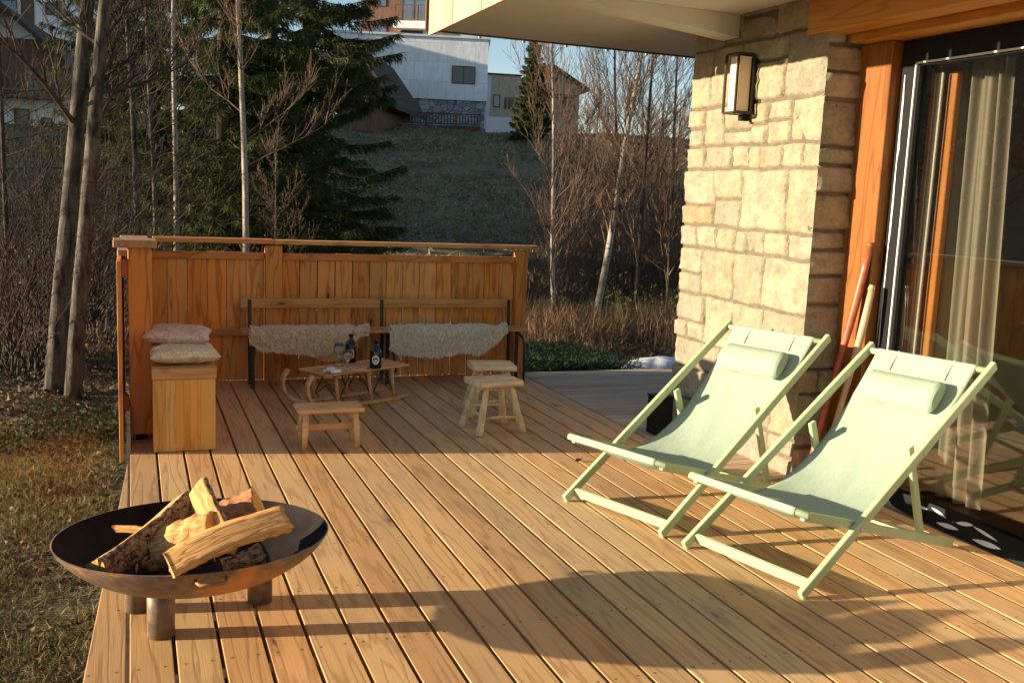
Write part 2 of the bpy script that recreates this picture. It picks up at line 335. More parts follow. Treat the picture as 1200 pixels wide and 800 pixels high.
t = NT('grey_rubble'); v = t.coord((2.4, 2.4, 3.6)); vo = t.node('ShaderNodeTexVoronoi', ins={'Vector': v, 'Scale': 1.}, feature='DISTANCE_TO_EDGE'); vc = t.node('ShaderNodeTexVoronoi', ins={'Vector': v, 'Scale': 1.})
cc = t.ramp(t.node('ShaderNodeSeparateColor', ins={0: vc.outputs['Color']}).outputs[0], [(0, (.16, .16, .17)), (.5, (.30, .30, .31)), (1, (.42, .42, .43))])
M['greystone'] = t.out(t.mix(t.ramp(vo.outputs['Distance'], [(.02, 0), (.08, 1)]), (.12, .12, .125), cc), .9, .2)
M['roof'] = plain('brown_roof', (.075, .05, .04), .8, .2, nscale=3, namp=.3)
M['concrete'] = plain('pale_concrete', (.66, .67, .70), .9, .2, nscale=1, namp=.1)
M['snow'] = plain('old_snow', (.78, .80, .84), .6, .3, nscale=7, namp=.1, bump=.6, bscale=30)
M['redwood'] = plain('red_varnished_handle', (.36, .10, .045), .35, .5, nscale=14, namp=.3)
M['palehandle'] = plain('pale_worn_handle', (.50, .33, .20), .5, .4, nscale=12, namp=.15)
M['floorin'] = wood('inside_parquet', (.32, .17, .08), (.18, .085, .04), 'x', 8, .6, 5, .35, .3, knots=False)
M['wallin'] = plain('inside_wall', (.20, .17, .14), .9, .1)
M['amber'] = plain('varnished_sash', (.55, .22, .06), .4, .4, nscale=5, namp=.15)
M['leafwhite'] = plain('plain_white', (.72, .72, .70), .5, .3)
M['bedding'] = plain('pale_blue_linen', (.50, .56, .66), .9, .1)
# ------------------------------------------------------------------ world and sun
SD = Vector((1, -.20, -.197)).normalized()          # direction of travel of the sunlight
W = bpy.data.worlds.new('World'); scene.world = W; W.use_nodes = True
sky = W.node_tree.nodes.new('ShaderNodeTexSky'); sky.sky_type = 'NISHITA'; sky.sun_disc = False
sky.sun_elevation = math.asin(-SD.z); sky.sun_rotation = math.atan2(-SD.x, -SD.y); sky.air_density = 1.; sky.dust_density = .6; sky.ozone_density = 1.2; sky.altitude = 1200
W.node_tree.links.new(sky.outputs[0], W.node_tree.nodes['Background'].inputs[0]); W.node_tree.nodes['Background'].inputs[1].default_value = .080
sl = bpy.data.lights.new('sun', 'SUN'); sl.energy = 5.; sl.angle = R(.5); sl.color = (1., .83, .60)
so = bpy.data.objects.new('sun', sl); COL.objects.link(so); so.rotation_euler = SD.to_track_quat('-Z', 'Y').to_euler(); so.location = (-20, 6, 12)
vs = scene.view_settings; vs.view_transform = 'Standard'; vs.look = 'None'; vs.exposure = 1.3; vs.gamma = 1; vs.use_curve_mapping = False
# ------------------------------------------------------------------ terrain
def sst(a, b, x): x = max(0., min(1., (x-a)/(b-a))); return x*x*(3-2*x)
def terr(x, y):
    D = x*HF.x+y*HF.y; Lt = x*HR.x+y*HR.y
    z = -.30-.35*sst(11, 22, D)+5.7*sst(19, 60, D)
    if D > 62: z += (D-62)*.02
    z += 1.2*sst(10, 34, D)*sst(-4, -22, Lt)*(1-sst(34, 60, D))
    z += 17.8*sst(24, 48, y)*sst(-30, -62, x)  # unseen ridge off to the left, added to shade the hillside
    if D > 9: z += .22*noise.noise(Vector((x*.25, y*.25, 0)))*min(1, (D-9)/6)
    z += .03*noise.noise(Vector((x*1.3, y*1.3, 3)))
    return z
xs = np.unique(np.concatenate([np.linspace(-7, 14, 85), np.linspace(-90, -7, 80), np.linspace(14, 110, 80), [-900, -500, -250, -150, 160, 250, 500, 900]]))
ys = np.unique(np.concatenate([np.linspace(-5, 22, 109), np.linspace(22, 110, 110), [-600, -200, -60, -20, 150, 200, 260, 350, 500, 900]]))
GV = np.array([(x, y, terr(x, y)) for y in ys for x in xs]); nx, ny = len(xs), len(ys)
ii = (np.arange(ny-1)[:, None]*nx+np.arange(nx-1)[None]).ravel()
gr = np_mesh('ground', GV, np.stack([ii, ii+1, ii+1+nx, ii+nx], 1), M['ground'], smooth=True); tag(gr, kind='structure')
# ------------------------------------------------------------------ deck
PIT_ = .15; X0 = .5647; FY = 8.15
def edge_x(y): return -.035-(6.3-y)*.042
b = MB()
def board(bm, x0, x1, y0, y1, z1=0, th=.03, c=.0022):
    bm.box(x0, x1, y0, y1, z1-th, z1, 0, c)
for n in range(-4, 22):
    g0 = X0+n*PIT_+.0065; g1 = X0+(n+1)*PIT_-.0065
    y1 = FY if n < 18 else 4.63
    g1 = min(g1, 3.80)
    dz = random.uniform(-.0012, .0012)
    y0 = -1.6
    cuts = [y0, y1]
    if n == 17: board(b, g0, 3.225, 4.62, FY, dz); cuts = [y0, 4.62]
    for p, q in zip(cuts[:-1], cuts[1:]): board(b, g0, g1, p, q-.003, dz)
# the tapering edge board
def ev(y, s): return edge_x(y)+s
xr = X0-4*PIT_-.006
vs_ = []
ED = [(5.75, xr-.004), (3.3, -.164), (-1.6, -.40)]
for y, xl in ED[::-1]:
    e_ = min(.003, (xr-xl)*.3); vs_ += [(xl, y, -.03), (xr, y, -.03), (xr, y, -.002), (xr-e_, y, 0), (xl+e_, y, 0), (xl, y, -.002)]
fs_ = [(k*6+i, k*6+(i+1) % 6, k*6+6+(i+1) % 6, k*6+6+i) for k in (0, 1) for i in range(6)]+[(5, 4, 3, 2, 1, 0), (12, 13, 14, 15, 16, 17)]
b.add(vs_, fs_)
dk = b.build('deck', M['deck']); tag(dk, kind='structure')
b = MB()
y = 4.66
while y < FY-.1:
    board(b, 3.24, 7.5, y+.004, y+.104, random.uniform(-.001, .001)); y += .108
pt = b.build('patio_deck', M['patio']); tag(pt, kind='structure')
b = MB()                                           # joists and skirt below the boards
for k in range(20): b.box(-.02-.02*(k < 8), 3.75 if k*.5-1.5 < 4.5 else 7.4, -1.5+k*.5, -1.44+k*.5, -.16, -.036)
b.box(3.76, 7.5, -1.5, 4.5, -.3, -.05)
b.box(-.06, 7.4, -1.5, 8.1, -.22, -.205)  # added dark sheet below the joists so the board gaps look dark
jo = b.build('deck_joists', M['dark_wood']); tag(jo, kind='structure')
# ------------------------------------------------------------------ stone pillar
def stones(bm, mapf, U, Vv, seed, flipu=False):
    rr = random.Random(seed); v = Vv[0]; cells = []
    while v < Vv[1]-.03:
        hh = rr.choice([.15, .20, .26, .32, .38, .42]); hh = min(hh, Vv[1]-v)
        if Vv[1]-v-hh < .07: hh = Vv[1]-v
        u = U[0]
        while u < U[1]-.02:
            w = rr.uniform(.6, 1.6)*hh; w = max(.13, min(w, .52))
            if U[1]-u-w < .1: w = U[1]-u
            if hh > .2 and rr.random() < .5:
                s = rr.uniform(.35, .65)*hh
                if w > .3 and rr.random() < .5:
                    q = rr.uniform(.4, .6)*w
                    cells += [(u, u+q, v, v+s), (u+q, u+w, v, v+s), (u, u+w, v+s, v+hh)]
                else: cells += [(u, u+w, v, v+s), (u, u+w, v+s, v+hh)]
            else: cells.append((u, u+w, v, v+hh))
            u += w
        v += hh
    def jit(x, y): # shared corner wobble
        e = .017*min(1, (x-U[0])/.06, (U[1]-x)/.06)
        return e*noise.noise(Vector((x*4.1+seed, y*4.7, 1))), e*.7*noise.noise(Vector((x*4.3, y*3.9+seed, 9)))
    for (a, b_, c_, d_) in cells:
        g = rr.uniform(.001, .006); dep = rr.uniform(.004, .020); sd = rr.uniform(0, 99); tx = rr.uniform(-.05, .05); ty = rr.uniform(-.06, .06)
        nu = max(7, int((b_-a)/.013)); nv = max(7, int((d_-c_)/.013))
        def fn(s, t_):
            # rounded irregular outline
            x = a+(g if a > U[0]+.001 else 0)+(b_-a-g-(g if a > U[0]+.001 else 0))*s; y = c_+g+(d_-c_-2*g)*t_
            jx, jy = jit(x, y)
            ex = min(s if a > U[0]+.001 else 9, 1-s if b_ < U[1]-.001 else 9)*(b_-a); ey = min(t_, 1-t_)*(d_-c_)
            cr = .012
            if ex < cr and ey < cr:      # round corners
                k = 1-math.hypot(cr-ex, cr-ey)/cr
                if k < 0:
                    x += (.5-s)/abs(.5-s+1e-6)*(-k)*cr*.7 if abs(s-.5) > 1e-4 else 0; y += (.5-t_)/abs(.5-t_+1e-6)*(-k)*cr*.7 if abs(t_-.5) > 1e-4 else 0
            e = min(ex, ey); rim = 0 if e >= .009 else (1-e/.009)**1.5
            h = dep+tx*(s-.5)*.3+ty*(t_-.5)*.3+.010*noise.noise(Vector((x*7+sd, y*7, sd)))+.009*abs(noise.noise(Vector((x*13+sd, y*13, sd))))+.008*noise.noise(Vector((x*22, y*22, sd)))-rim*(dep+.025)
            k_ = min(1, (x-U[0])/.03); h = h*k_+.012*(1-k_) if rim < .01 else h
            return mapf(x+jx+.004*noise.noise(Vector((x*30, y*30, sd))), y+jy, h)
        bm.grid(fn, nu, nv)
PX, PY0, PY1 = 3.63, 4.66, 6.10
pil = thing('stone_pillar', 'broad pillar of yellowish rubble stone carrying the balcony beside the glass door', 'pillar', (PX, PY0, -.3))
b = MB(); b.box(PX+.014, 4.35, PY0+.018, PY1, -.3, 3.6); b.build('mortar_core', M['mortar'], pil)
b = MB(); stones(b, lambda u, v, h: (PX-h+.01, u, v), (PY0+.002, PY1), (-.3, 3.6), 3)
b.build('stone_face', M['stone'], pil)
b = MB(); stones(b, lambda u, v, h: (u, PY0-h+.014, v), (PX-.002, PX+.245), (-.02, 2.62), 8)
b.build('stone_reveal', M['stone'], pil)
# ------------------------------------------------------------------ facade with glass door
door = thing('glass_door', 'tall black framed sliding glass door reflecting forest and deck', 'glass door', (3.95, 4.4, 0))
b = MB(); b.box(3.93, 4.02, 4.28, 4.415, .02, 2.50); b.box(3.93, 4.02, -1.5, 4.28, 2.36, 2.50); b.box(3.90, 4.02, -1.5, 4.42, -.02, .05); b.box(3.925, 4.02, 4.10, 4.16, .05, .06)
b.build('door_frame', M['black'], door)
b = MB()
seg = 34
pts = []
for i in range(seg+1):
    z = .1+i*(2.32-.1)/seg; w = .006+.006*abs(noise.noise(Vector((z*6, 0, 0))))*2+(.006 if noise.noise(Vector((z*2.2, 3, 0))) > .15 else 0)
    pts.append((3.927, 4.385, z)); pts.append((3.927, 4.385-w, z))
b.add(pts, [(2*i, 2*i+1, 2*i+3, 2*i+2) for i in range(seg)])
b.box(3.918, 3.928, 4.294, 4.303, .06, 2.378); b.box(3.918, 3.928, -1.5, 4.303, 2.370, 2.379)
b.build('seal_strip', M['strip'], door)
b = MB(); b.box(3.955, 3.963, -1.5, 4.28, .05, 2.36); b.build('glass_pane', M['pane'], door)
b = MB(); b.box(4.03, 4.09, 4.315, 4.405, .05, 2.34, c=.004); b.box(4.10, 4.14, 4.185, 4.245, .05, 2.34, c=.004); b.build('wooden_sash', M['amber'], door)
b = MB()
for k in range(3): b.box(4.05, 4.06, 4.285-k*.026, 4.297-k*.026, .05, 2.33)
b.build('rail_strip', M['steelstrip'], door)
b = MB(); b.box(3.86, 3.90, -1.5, 4.40, -.025, .012); b.build('sill', M['steelstrip'], door)
hd = thing('door_lintel', 'orange oiled timber lintel above the sliding glass door', 'lintel', (3.6, 4.82, 2.55))
b = MB(); b.box(3.592, 3.76, -1.6, 4.82, 2.552, 3.4, c=.006); b.build('front_beam', M['header'], hd)
b = MB(); b.box(3.763, 4.02, -1.6, 4.655, 2.505, 3.3, c=.004); b.build('rear_beam', M['header'], hd)
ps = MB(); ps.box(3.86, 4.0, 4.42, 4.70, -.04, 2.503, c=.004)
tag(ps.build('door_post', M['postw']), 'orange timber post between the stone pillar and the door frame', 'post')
# room behind the glass
rm = thing('living_room', 'dim room seen through the sliding glass door', 'room', (4.1, 1, 0))
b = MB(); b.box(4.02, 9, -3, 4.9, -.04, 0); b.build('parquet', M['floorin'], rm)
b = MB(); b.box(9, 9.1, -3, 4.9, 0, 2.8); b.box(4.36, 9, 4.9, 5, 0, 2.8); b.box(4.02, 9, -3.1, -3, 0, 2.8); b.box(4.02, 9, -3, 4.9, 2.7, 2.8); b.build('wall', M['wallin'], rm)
cu = MB()
def curt(u, v):
    y = 4.29-.34*u-.12*(1-v)*u; return (4.22+.035*math.sin(u*26+v*.8)+.015*math.sin(u*61), y, .02+2.40*v)
cu.grid(curt, 70, 12)
tag(cu.build('curtain', M['curtain']), 'beige floor-length curtain hanging just inside the glass door', 'curtain')
bd = thing('bed', 'pale blue linen bed dimly seen behind the glass', 'bed', (6, 2.2, 0))
b = MB(); b.box(5.2, 7.2, 1.6, 3.6, .02, .32, c=.02); b.build('bed_base', M['dark_wood'], bd); b = MB(); b.box(5.15, 7.2, 1.55, 3.65, .33, .58, c=.05); b.build('duvet', M['bedding'], bd)
# ------------------------------------------------------------------ balcony
bal = thing('balcony', 'upper balcony with beige soffit and upright timber cladding over the deck', 'balcony', (2.1, 7.3, 2.7))
b = MB(); b.box(2.115, 9, -4, 7.33, 2.775, 3.05); b.build('soffit_slab', M['stucco'], bal)
b = MB(); y = 7.30
while y > -4:
    b.box(2.072, 2.094, y-.145, y-.002, 2.725, 3.75, c=.002); y -= .158 if random.random() < .5 else .147
b.build('cladding', M['clad'], bal)
b = MB(); b.box(2.096, 2.112, -4, 7.33, 2.79, 3.7); b.box(2.06, 9, 7.335, 7.36, 2.765, 3.06); b.build('edge_trim', M['dark_wood'], bal)
for k in range(7): b = MB(); b.box(2.13+k*.36, 2.15+k*.36, 7.362, 7.374, 2.752, 2.772); b.build('trim_clip', M['steelstrip'], bal)
b = MB()
b.add([(3.62, 5.55, 2.635), (3.62, 5.73, 2.635), (3.62, 5.73, 2.773), (3.62, 5.55, 2.773), (2.13, 5.50, 2.765), (2.13, 5.68, 2.765), (2.13, 5.68, 2.774), (2.13, 5.50, 2.774)],
      [(0, 1, 2, 3), (7, 6, 5, 4), (0, 4, 5, 1), (1, 5, 6, 2), (2, 6, 7, 3), (3, 7, 4, 0)])
b.build('soffit_beam', M['stucco'], bal)
# ------------------------------------------------------------------ wall lamp
lm = thing('wall_lantern', 'black box lantern with frosted panels on the sunlit stone pillar', 'wall lamp', (3.6, 5.37, 2.13))
x0, x1, ya, yb, za, zb = 3.485, 3.60, 5.33, 5.46, 2.15, 2.505
b = MB(); e = .007
for x in (x0, x1):
    for y in (ya, yb): b.box(x-e, x+e, y-e, y+e, za, zb)
for z in (za, zb):
    for x in (x0, x1): b.box(x-e+.001, x+e-.001, ya+e, yb-e, z-e, z+e)
    for y in (ya, yb): b.box(x0+e, x1-e, y-e+.001, y+e-.001, z-e+.001, z+e-.001)
b.box(x0+.008, x1-.008, ya+.008, yb-.008, zb-.004, zb+.002); b.box(x0+.03, x1, ya+.02, yb-.02, za-.004, za+.003)
b.build('cage', plain('dark_bronze', (.035, .024, .016), .45, .4), lm)
b = MB(); b.box(x0+.02, x1-.012, ya+.012, yb-.02, za+.012, zb-.014); b.build('frosted_shade', M['frost'], lm)
b = MB(); b.box(x1+.008, x1+.035, ya+.01, yb-.01, za+.01, zb-.02); b.box(x1-.04, x1+.02, ya+.03, ya+.07, za-.045, za-.01); b.build('wall_plate', M['black'], lm)
# ------------------------------------------------------------------ deck fence
FB = 8.08
fb = thing('back_fence', 'waist-high fence of upright orange larch boards behind the long bench', 'fence', (1.6, FB, 0))
for (xa, xb, za) in ((.99, 1.12, 1.10), (3.145, 3.245, 1.10)):
    b = MB(); b.box(xa, xb, FB-.05, FB+.05, -.02, za, c=.004); b.build('post', M['fenceV'], fb)
b = MB(); x = .10
while x < .98: w = .145; b.box(x, min(x+w, .985), FB+.02, FB+.042, .004, 1.04+random.uniform(-.004, .004), c=.002); x += w+.004
x = 1.13
while x < 3.13: w = .135; b.box(x, min(x+w, 3.142), FB+.02, FB+.042, .004, 1.035+random.uniform(-.006, .006), c=.002); x += w+random.choice([.006, .010, .013])
b.build('upright_board', M['fenceV'], fb)
for (xa, xb) in ((.10, .985), (1.125, 3.14)):
    for (za, zb) in ((.985, 1.04), (.37, .43)):
        b = MB(); b.box(xa, xb, FB-.005, FB+.018, za, zb, c=.003); b.build('rail', M['fenceX'], fb)
b = MB(); b.box(.14, 1.05, FB-.07, FB+.08, 1.113, 1.15, c=.004); b.box(1.054, 3.34, FB-.065, FB+.075, 1.112, 1.145, c=.004); b.build('cap_rail', M['fenceX'], fb)
fl = thing('side_fence', 'left side fence of the deck with a thick post at its near end', 'fence', (.03, 6.3, 0))
b = MB(); b.box(-.03, .105, 6.30, 6.42, .035, 1.18, c=.005); b.build('post', M['fenceV'], fl)
b = MB(); y = 6.46
while y < 8.1: b.box(-.03, -.008, y, y+.145, .004, 1.1, c=.002); y += .149
b.box(-.006, .095, 8.0, 8.14, .003, 1.1, c=.004)
b.build('upright_board', M['fenceV'], fl)
b = MB(); b.box(-.11, .135, 6.22, 6.48, 1.183, 1.228, c=.005); b.box(-.09, .11, 6.483, 8.16, 1.11, 1.15, c=.005); b.build('cap_rail', M['fenceY'], fl)
b = MB(); b.box(.02, .05, 6.33, 6.39, .0, .034); b.box(.0, .07, 6.31, 6.41, 0.001, .008); b.build('post_foot', M['black'], fl)
ga = thing('deck_gate', 'narrow upright board gate hinged on the outer side of the fence post', 'gate', (-.07, 6.0, -.1))
b = MB(); y = 5.985
for k in range(10): b.box(-.088, -.066, y, y+.207, -.05, 1.12, c=.002); y += .2125 if k < 3 else .209
b.build('gate_board', M['fenceV'], ga)
for z in (1.0, .18):
    b = MB(); b.box(-.064, -.032, 6.31, 6.35, z, z+.10, c=.003); b.build('hinge', M['redwood'], ga)
# ------------------------------------------------------------------ box seat and cushions
bx = thing('box_seat', 'tall orange timber box seat at the near end of the fence', 'box seat', (.27, 6.2, 0))
b = MB(); x = .098
for w in (.07, .055, .08, .06, .085):
    b.box(x, x+w-.0008, 5.972, 5.995, .004, .435, c=.0006); x += w
b.box(.098, .12, 5.997, 6.5, .004, .435); b.box(.426, .448, 5.997, 6.5, .004, .435); b.build('box_panel', M['box'], bx)
b = MB()
b.box(.092, .454, 5.965, 6.04, .438, .50, c=.004); b.box(.092, .454, 6.046, 6.12, .438, .50, c=.004); b.box(.092, .454, 6.126, 6.20, .438, .50, c=.004); b.box(.092, .454, 6.206, 6.28, .438, .50, c=.004); b.box(.092, .454, 6.286, 6.5, .438, .50, c=.004)
b.build('lid', M['bench'], bx)
def pillow(name, c, hx, hy, hz, mat, seed, rz=0, tilt=0):
    b = MB(); rm_ = Matrix.Rotation(rz, 3, 'Z') @ Matrix.Rotation(tilt, 3, 'Y')
    def mk(sg):
        def fn(s, t_):
            u = 2*s-1; v = 2*t_-1
            ed = max(0, (1-abs(u)**2.6))*max(0, (1-abs(v)**2.6)); th = hz*ed**.42
            pin = 1-.07*(1-(1-abs(u))*0)*(abs(v) > .0)*(1-abs(u)**2)*abs(v)**3; pin2 = 1-.07*(1-abs(v)**2)*abs(u)**3
            wr = .010*noise.noise(Vector((u*2.6+seed, v*2.6, sg)))+.004*noise.noise(Vector((u*8+seed, v*8, sg)))
            wr *= ed**.3
            p = Vector((u*hx*pin2, v*hy*pin, sg*th+wr))
            return Vector(c)+rm_ @ p
        return fn
    b.grid(mk(1), 26, 22); b.grid(mk(-1), 26, 22)
    return b.build(name, mat)
tag(pillow('cushion', (.275, 6.23, .555), .205, .21, .055, M['cushy'], 1, .06), 'cream floral cushion lying on the timber box seat', 'cushion')
tag(pillow('cushion', (.255, 6.40, .640), .20, .20, .055, M['cushp'], 5, -.1, .03), 'dusty pink patterned cushion on top of the cream cushion', 'cushion')
# ------------------------------------------------------------------ long bench
be = thing('garden_bench', 'long bench with timber back rail and dark iron legs against the fence', 'bench', (1.9, 7.8, 0))
b = MB(); b.box(.79, 3.09, 7.985, 8.012, .605, .682, c=.004); b.build('back_rail', M['bench'], be)
b = MB(); b.box(.78, 3.13, 7.70, 7.815, .435, .458, c=.004); b.box(.78, 3.13, 7.82, 7.93, .435, .458, c=.004); b.build('seat', M['bench'], be)
for x in (.86, 1.93, 3.06):
    b = MB(); b.bar((x, 7.74, .002), (x, 7.76, .433), .03, .012, (0, 1, 0)); b.bar((x, 7.93, .002), (x, 7.955, .43), .03, .012, (0, 1, 0)); b.bar((x, 7.76, .425), (x, 7.97, .425), .03, .01); b.bar((x, 7.965, .425), (x, 7.982, .675), .028, .01, (0, 1, 0))
    b.build('leg', M['blackmetal'], be)
b = MB(); pth = [(3.10, 7.66, .003), (3.105, 7.68, .33), (3.09, 7.71, .39), (3.06, 7.77, .43), (3.0, 7.93, .431)]; b.tube(pth, .011, 8); b.build('brace', M['blackmetal'], be)
b = MB(); b.tube([(1.98, 7.66, .12), (1.955, 7.68, .33), (1.95, 7.71, .39), (1.94, 7.77, .42), (1.93, 7.93, .42)], .011, 8); b.build('brace', M['blackmetal'], be)
def fleece(name, xa, xb, zlow, seed, mat, label, shape):
    o = thing(name, label, 'sheepskin', ((xa+xb)/2, 7.72, .46), group='sheepskins draped over the long bench')
    def srf(s, t_):   # t 0 back of seat, 1 hanging hem
        x = xa+(xb-xa)*s
        fl, fr, drop = shape(s); hem = zlow+drop
        Lh = (.47-hem); tot = .22+Lh; d = t_*tot
        if d < .20: p = Vector((x, 7.88-d, .475))
        else:
            q = d-.20; k = min(1, q/.04)
            p = Vector((x, 7.68-.02*math.sin(k*math.pi/2), .475-max(0, q-.01)))
        p.x += .01*noise.noise(Vector((seed, s*5, t_*4))); p.y -= .030*abs(noise.noise(Vector((s*7+seed, t_*4, 2))))+.012*sst(0, .25, t_)*sst(1, .8, t_); ed = min(s, 1-s)*8; p.z -= .03*(1-min(1, ed))*(1 if t_ < .5 else -1)
        return p
    b = MB(); b.grid(srf, 40, 14); b.build('hide', mat, o)
    V = []; F = []
    N = 22000
    for i in range(N):
        s, t_ = random.random(), random.random()**.8; p = srf(s, t_)
        e = 1e-2; du = srf(min(1, s+e), t_)-p if s < .98 else p-srf(s-e, t_); dv = srf(s, min(1, t_+e))-p if t_ < .98 else p-srf(s, t_-e)
        nn = du.cross(dv); nn = -nn.normalized() if nn.length > 0 else Vector((0, -1, 0))
        if nn.y > 0 and abs(nn.z) < .5: nn = -nn
        if nn.z < -.5: nn = -nn
        cl = noise.noise_vector(Vector((p.x*26, p.z*26, p.y*26+seed)))*.9
        d = (nn*.8+cl*1.2+Vector((0, 0, -.45))+Vector([random.uniform(-.35, .35) for _ in range(3)])).normalized()
        ln = random.uniform(.012, .024); w = .0055; sx = d.cross(Vector((random.uniform(-1, 1), random.uniform(-1, 1), random.uniform(-1, 1)))).normalized()*w
        m_ = p+d*ln*.6+cl*.006; q = p+d*ln+Vector((0, 0, -.008))
        k = len(V); V += [p-sx, p+sx, m_+sx*.9, m_-sx*.9, q]; F += [(k, k+1, k+2, k+3), (k+3, k+2, k+4, k+4)]
    V = np.array([tuple(v-ORG[o.name]) for v in V]); F3 = []
    for f in F: F3 += [(f[0], f[1], f[2]), (f[0], f[2], f[3])] if f[2] != f[3] else [(f[0], f[1], f[2])]
    np_mesh('wool', V, np.array(F3), mat, parent=o)
    return o
def shA(s): return 0, 0, (.008*math.sin(s*17+1)*math.sin(s*5)+.10*sst(.62, 1, s)**1+.02*math.sin(s*9)+.05*sst(.1, 0, s))
def shB(s): return 0, 0, (.008*math.sin(s*15+2)*math.cos(s*4)+.14*sst(.70, 1, s)+.015*math.sin(s*13)+.02*sst(.06, 0, s))
fleece('sheepskin', .83, 1.75, .30, 3, M['fleece'], 'cream sheepskin on the left half of the bench, its tan underside showing', shA)
fleece('sheepskin', 1.93, 2.93, .26, 9, M['fleecegrey'], 'greyish white sheepskin on the right half of the bench behind the stools', shB)
b = MB()
def flap(s, t_):
    x = 1.02+.66*s; z0 = .40; z1 = .235+.03*math.sin(s*7)+.05*sst(.2, 0, s)+.03*sst(.8, 1, s)
    return Vector((x, 7.705+.03*t_+.01*math.sin(s*9), z0+(z1-z0)*t_))
b.grid(flap, 30, 8); fo = [o for o in COL.objects if o.name == 'sheepskin'][0]; b.build('underside_flap', M['hide'], fo)
# ------------------------------------------------------------------ rustic stools
def stool(name, label, loc, rz, seed, h=.36):
    rr = random.Random(seed); o = thing(name, label, 'stool', loc, rz, 'rustic split-log stools')
    b = L()
    for k in range(3):
        y0 = -.135+k*.09; z = h-.028
        def fn(s, t_, y0=y0, k=k):
            a = 2*math.pi*t_; x = (s-.5)*.315+(.006*noise.noise(Vector((t_*3, k, seed))))*(1 if s in (0, 1) else 0)
            yy = math.cos(a); zz = math.sin(a); r = 1+.07*noise.noise(Vector((s*3+seed, yy*1.5, zz*1.5+k)))
            return Vector((x, y0+.045+.047*r*math.copysign(abs(yy)**.6, yy), h-.022+.022*r*math.copysign(abs(zz)**.7, zz)))
        b.grid(fn, 14, 16); 
        for s in (0, 1): b.add([fn(s, i/16) for i in range(16)], [tuple(range(16)) if s else tuple(range(16))[::-1]])
    b.build('seat', M['stoolseat'], o)
    ft = []
    for sx in (-1, 1):
        for sy in (-1, 1):
            b = L(); top = Vector((sx*.09, sy*.075, h-.035)); ft0 = Vector((sx*.165, sy*.135, 0)); path = []; rad = []
            for i in range(9):
                u = i/8; p = top.lerp(ft0, u)+Vector((noise.noise(Vector((u*2.4, seed, sx))), noise.noise(Vector((u*2.4, seed, sy+5))), 0))*.014*(1 if 0 < i < 8 else 0)
                path.append(p); rad.append((.019+.009*u)*(1+.13*noise.noise(Vector((u*5, seed+sx*2, sy)))))
            b.tube(path, rad, 12); b.build('leg', M['stool'], o); ft.append((top, ft0))
    b = L(); b.tube([(-.135, -.11, .11), (0, -.115, .115), (.135, -.11, .105)], [.009, .013, .010], 8); b.tube([(-.12, .1, .16), (.12, .1, .15)], .010, 8); b.tube([(-.13, -.11, .13), (-.13, .11, .13)], .009, 8); b.build('stretcher', M['stool'], o)
    return o
stool('log_stool', 'nearer rustic stool with split-log seat and splayed branch legs', (2.262, 6.12, 0), R(8), 2)
stool('log_stool', 'rustic split-log stool standing behind the other stool, close to the bench', (2.42, 6.60, 0), R(-8), 14, .375)
# ------------------------------------------------------------------ step stool
ss = thing('step_stool', 'small plain wooden step stool with oblong top and low crosspiece', 'stool', (1.12, 5.95, 0))
b = L(); b.box(-.205, .205, -.11, .11, .225, .252, c=.009); b.build('seat', M['stepw'], ss)
for sx in (-1, 1):
    for sy in (-1, 1): b = L(); b.tube([(sx*.15, sy*.07, .226), (sx*.158, sy*.085, .1), (sx*.163, sy*.092, 0)], [.018, .020, .015], 4 if 0 else 10); b.build('leg', M['stepw'], ss)
    b = L(); b.box(sx*.155-.012, sx*.155+.012, -.075, .075, .10, .15, c=.003); b.build('side_stretcher', M['stepw'], ss)
b = L(); b.box(-.20, .20, -.012, .012, .098, .140, c=.005); b.build('crosspiece', M['stepw'], ss)
# ------------------------------------------------------------------ sledge table
sg = thing('wooden_sledge', 'old wooden sledge with curled runners used as a low table', 'sledge', (1.45, 7.13, 0), R(26))
# local x: travel direction, curl at -x
for sy in (-1, 1):
    b = L(); pp = []
    for i in range(22):
        u = i/21
        if u < .60: x = .50-u/.60*.72; z = .016+.012*(u < .05)
        else:
            a = (u-.60)/.40*R(128); x = -.22-.215*math.sin(a); z = .016+.175*(1-math.cos(a))*.9
        pp.append(Vector((x, sy*.15, z)))
    for p, q in zip(pp[:-1], pp[1:]): b.bar(p, q+(q-p)*.06, .026, .032, (0, 1, 0), c=.002)
    b.build('runner', M['ash'], sg)
for sx in (-.16, .14, .36):
    for sy in (-1, 1): b = L(); b.tube([(sx, sy*.15, .03), (sx-.01, sy*.14, .14), (sx-.01, sy*.125, .235)], [.017, .014, .016], 8); b.build('upright', M['ash'], sg)
b = L()
for sx in (-.16, .14, .36):
    b.bar((sx-.01, -.15, .237), (sx-.01, .15, .237), .03, .018)
for sy in (-.15, -.088, -.03, .03, .088, .15):
    b.bar((-.29, sy, .258), (.50, sy*1.02, .262), .026, .016, c=.004)
b.build('seat_slats', M['ash'], sg)
b = L()
for sy in (-1, 1):
    for xa, xb in ((-.16, -.05), (.14, .02), (.14, .27), (.36, .24)): b.tube([(xa, sy*.148, .05), ((xa+xb)/2+.01, sy*.142, .17), (xb, sy*.135, .245)], .005, 6)
b.tube([(-.16, -.14, .06), (-.16, 0, .15), (-.16, .14, .06)], .005, 6); b.build('iron_stay', M['blackmetal'], sg)
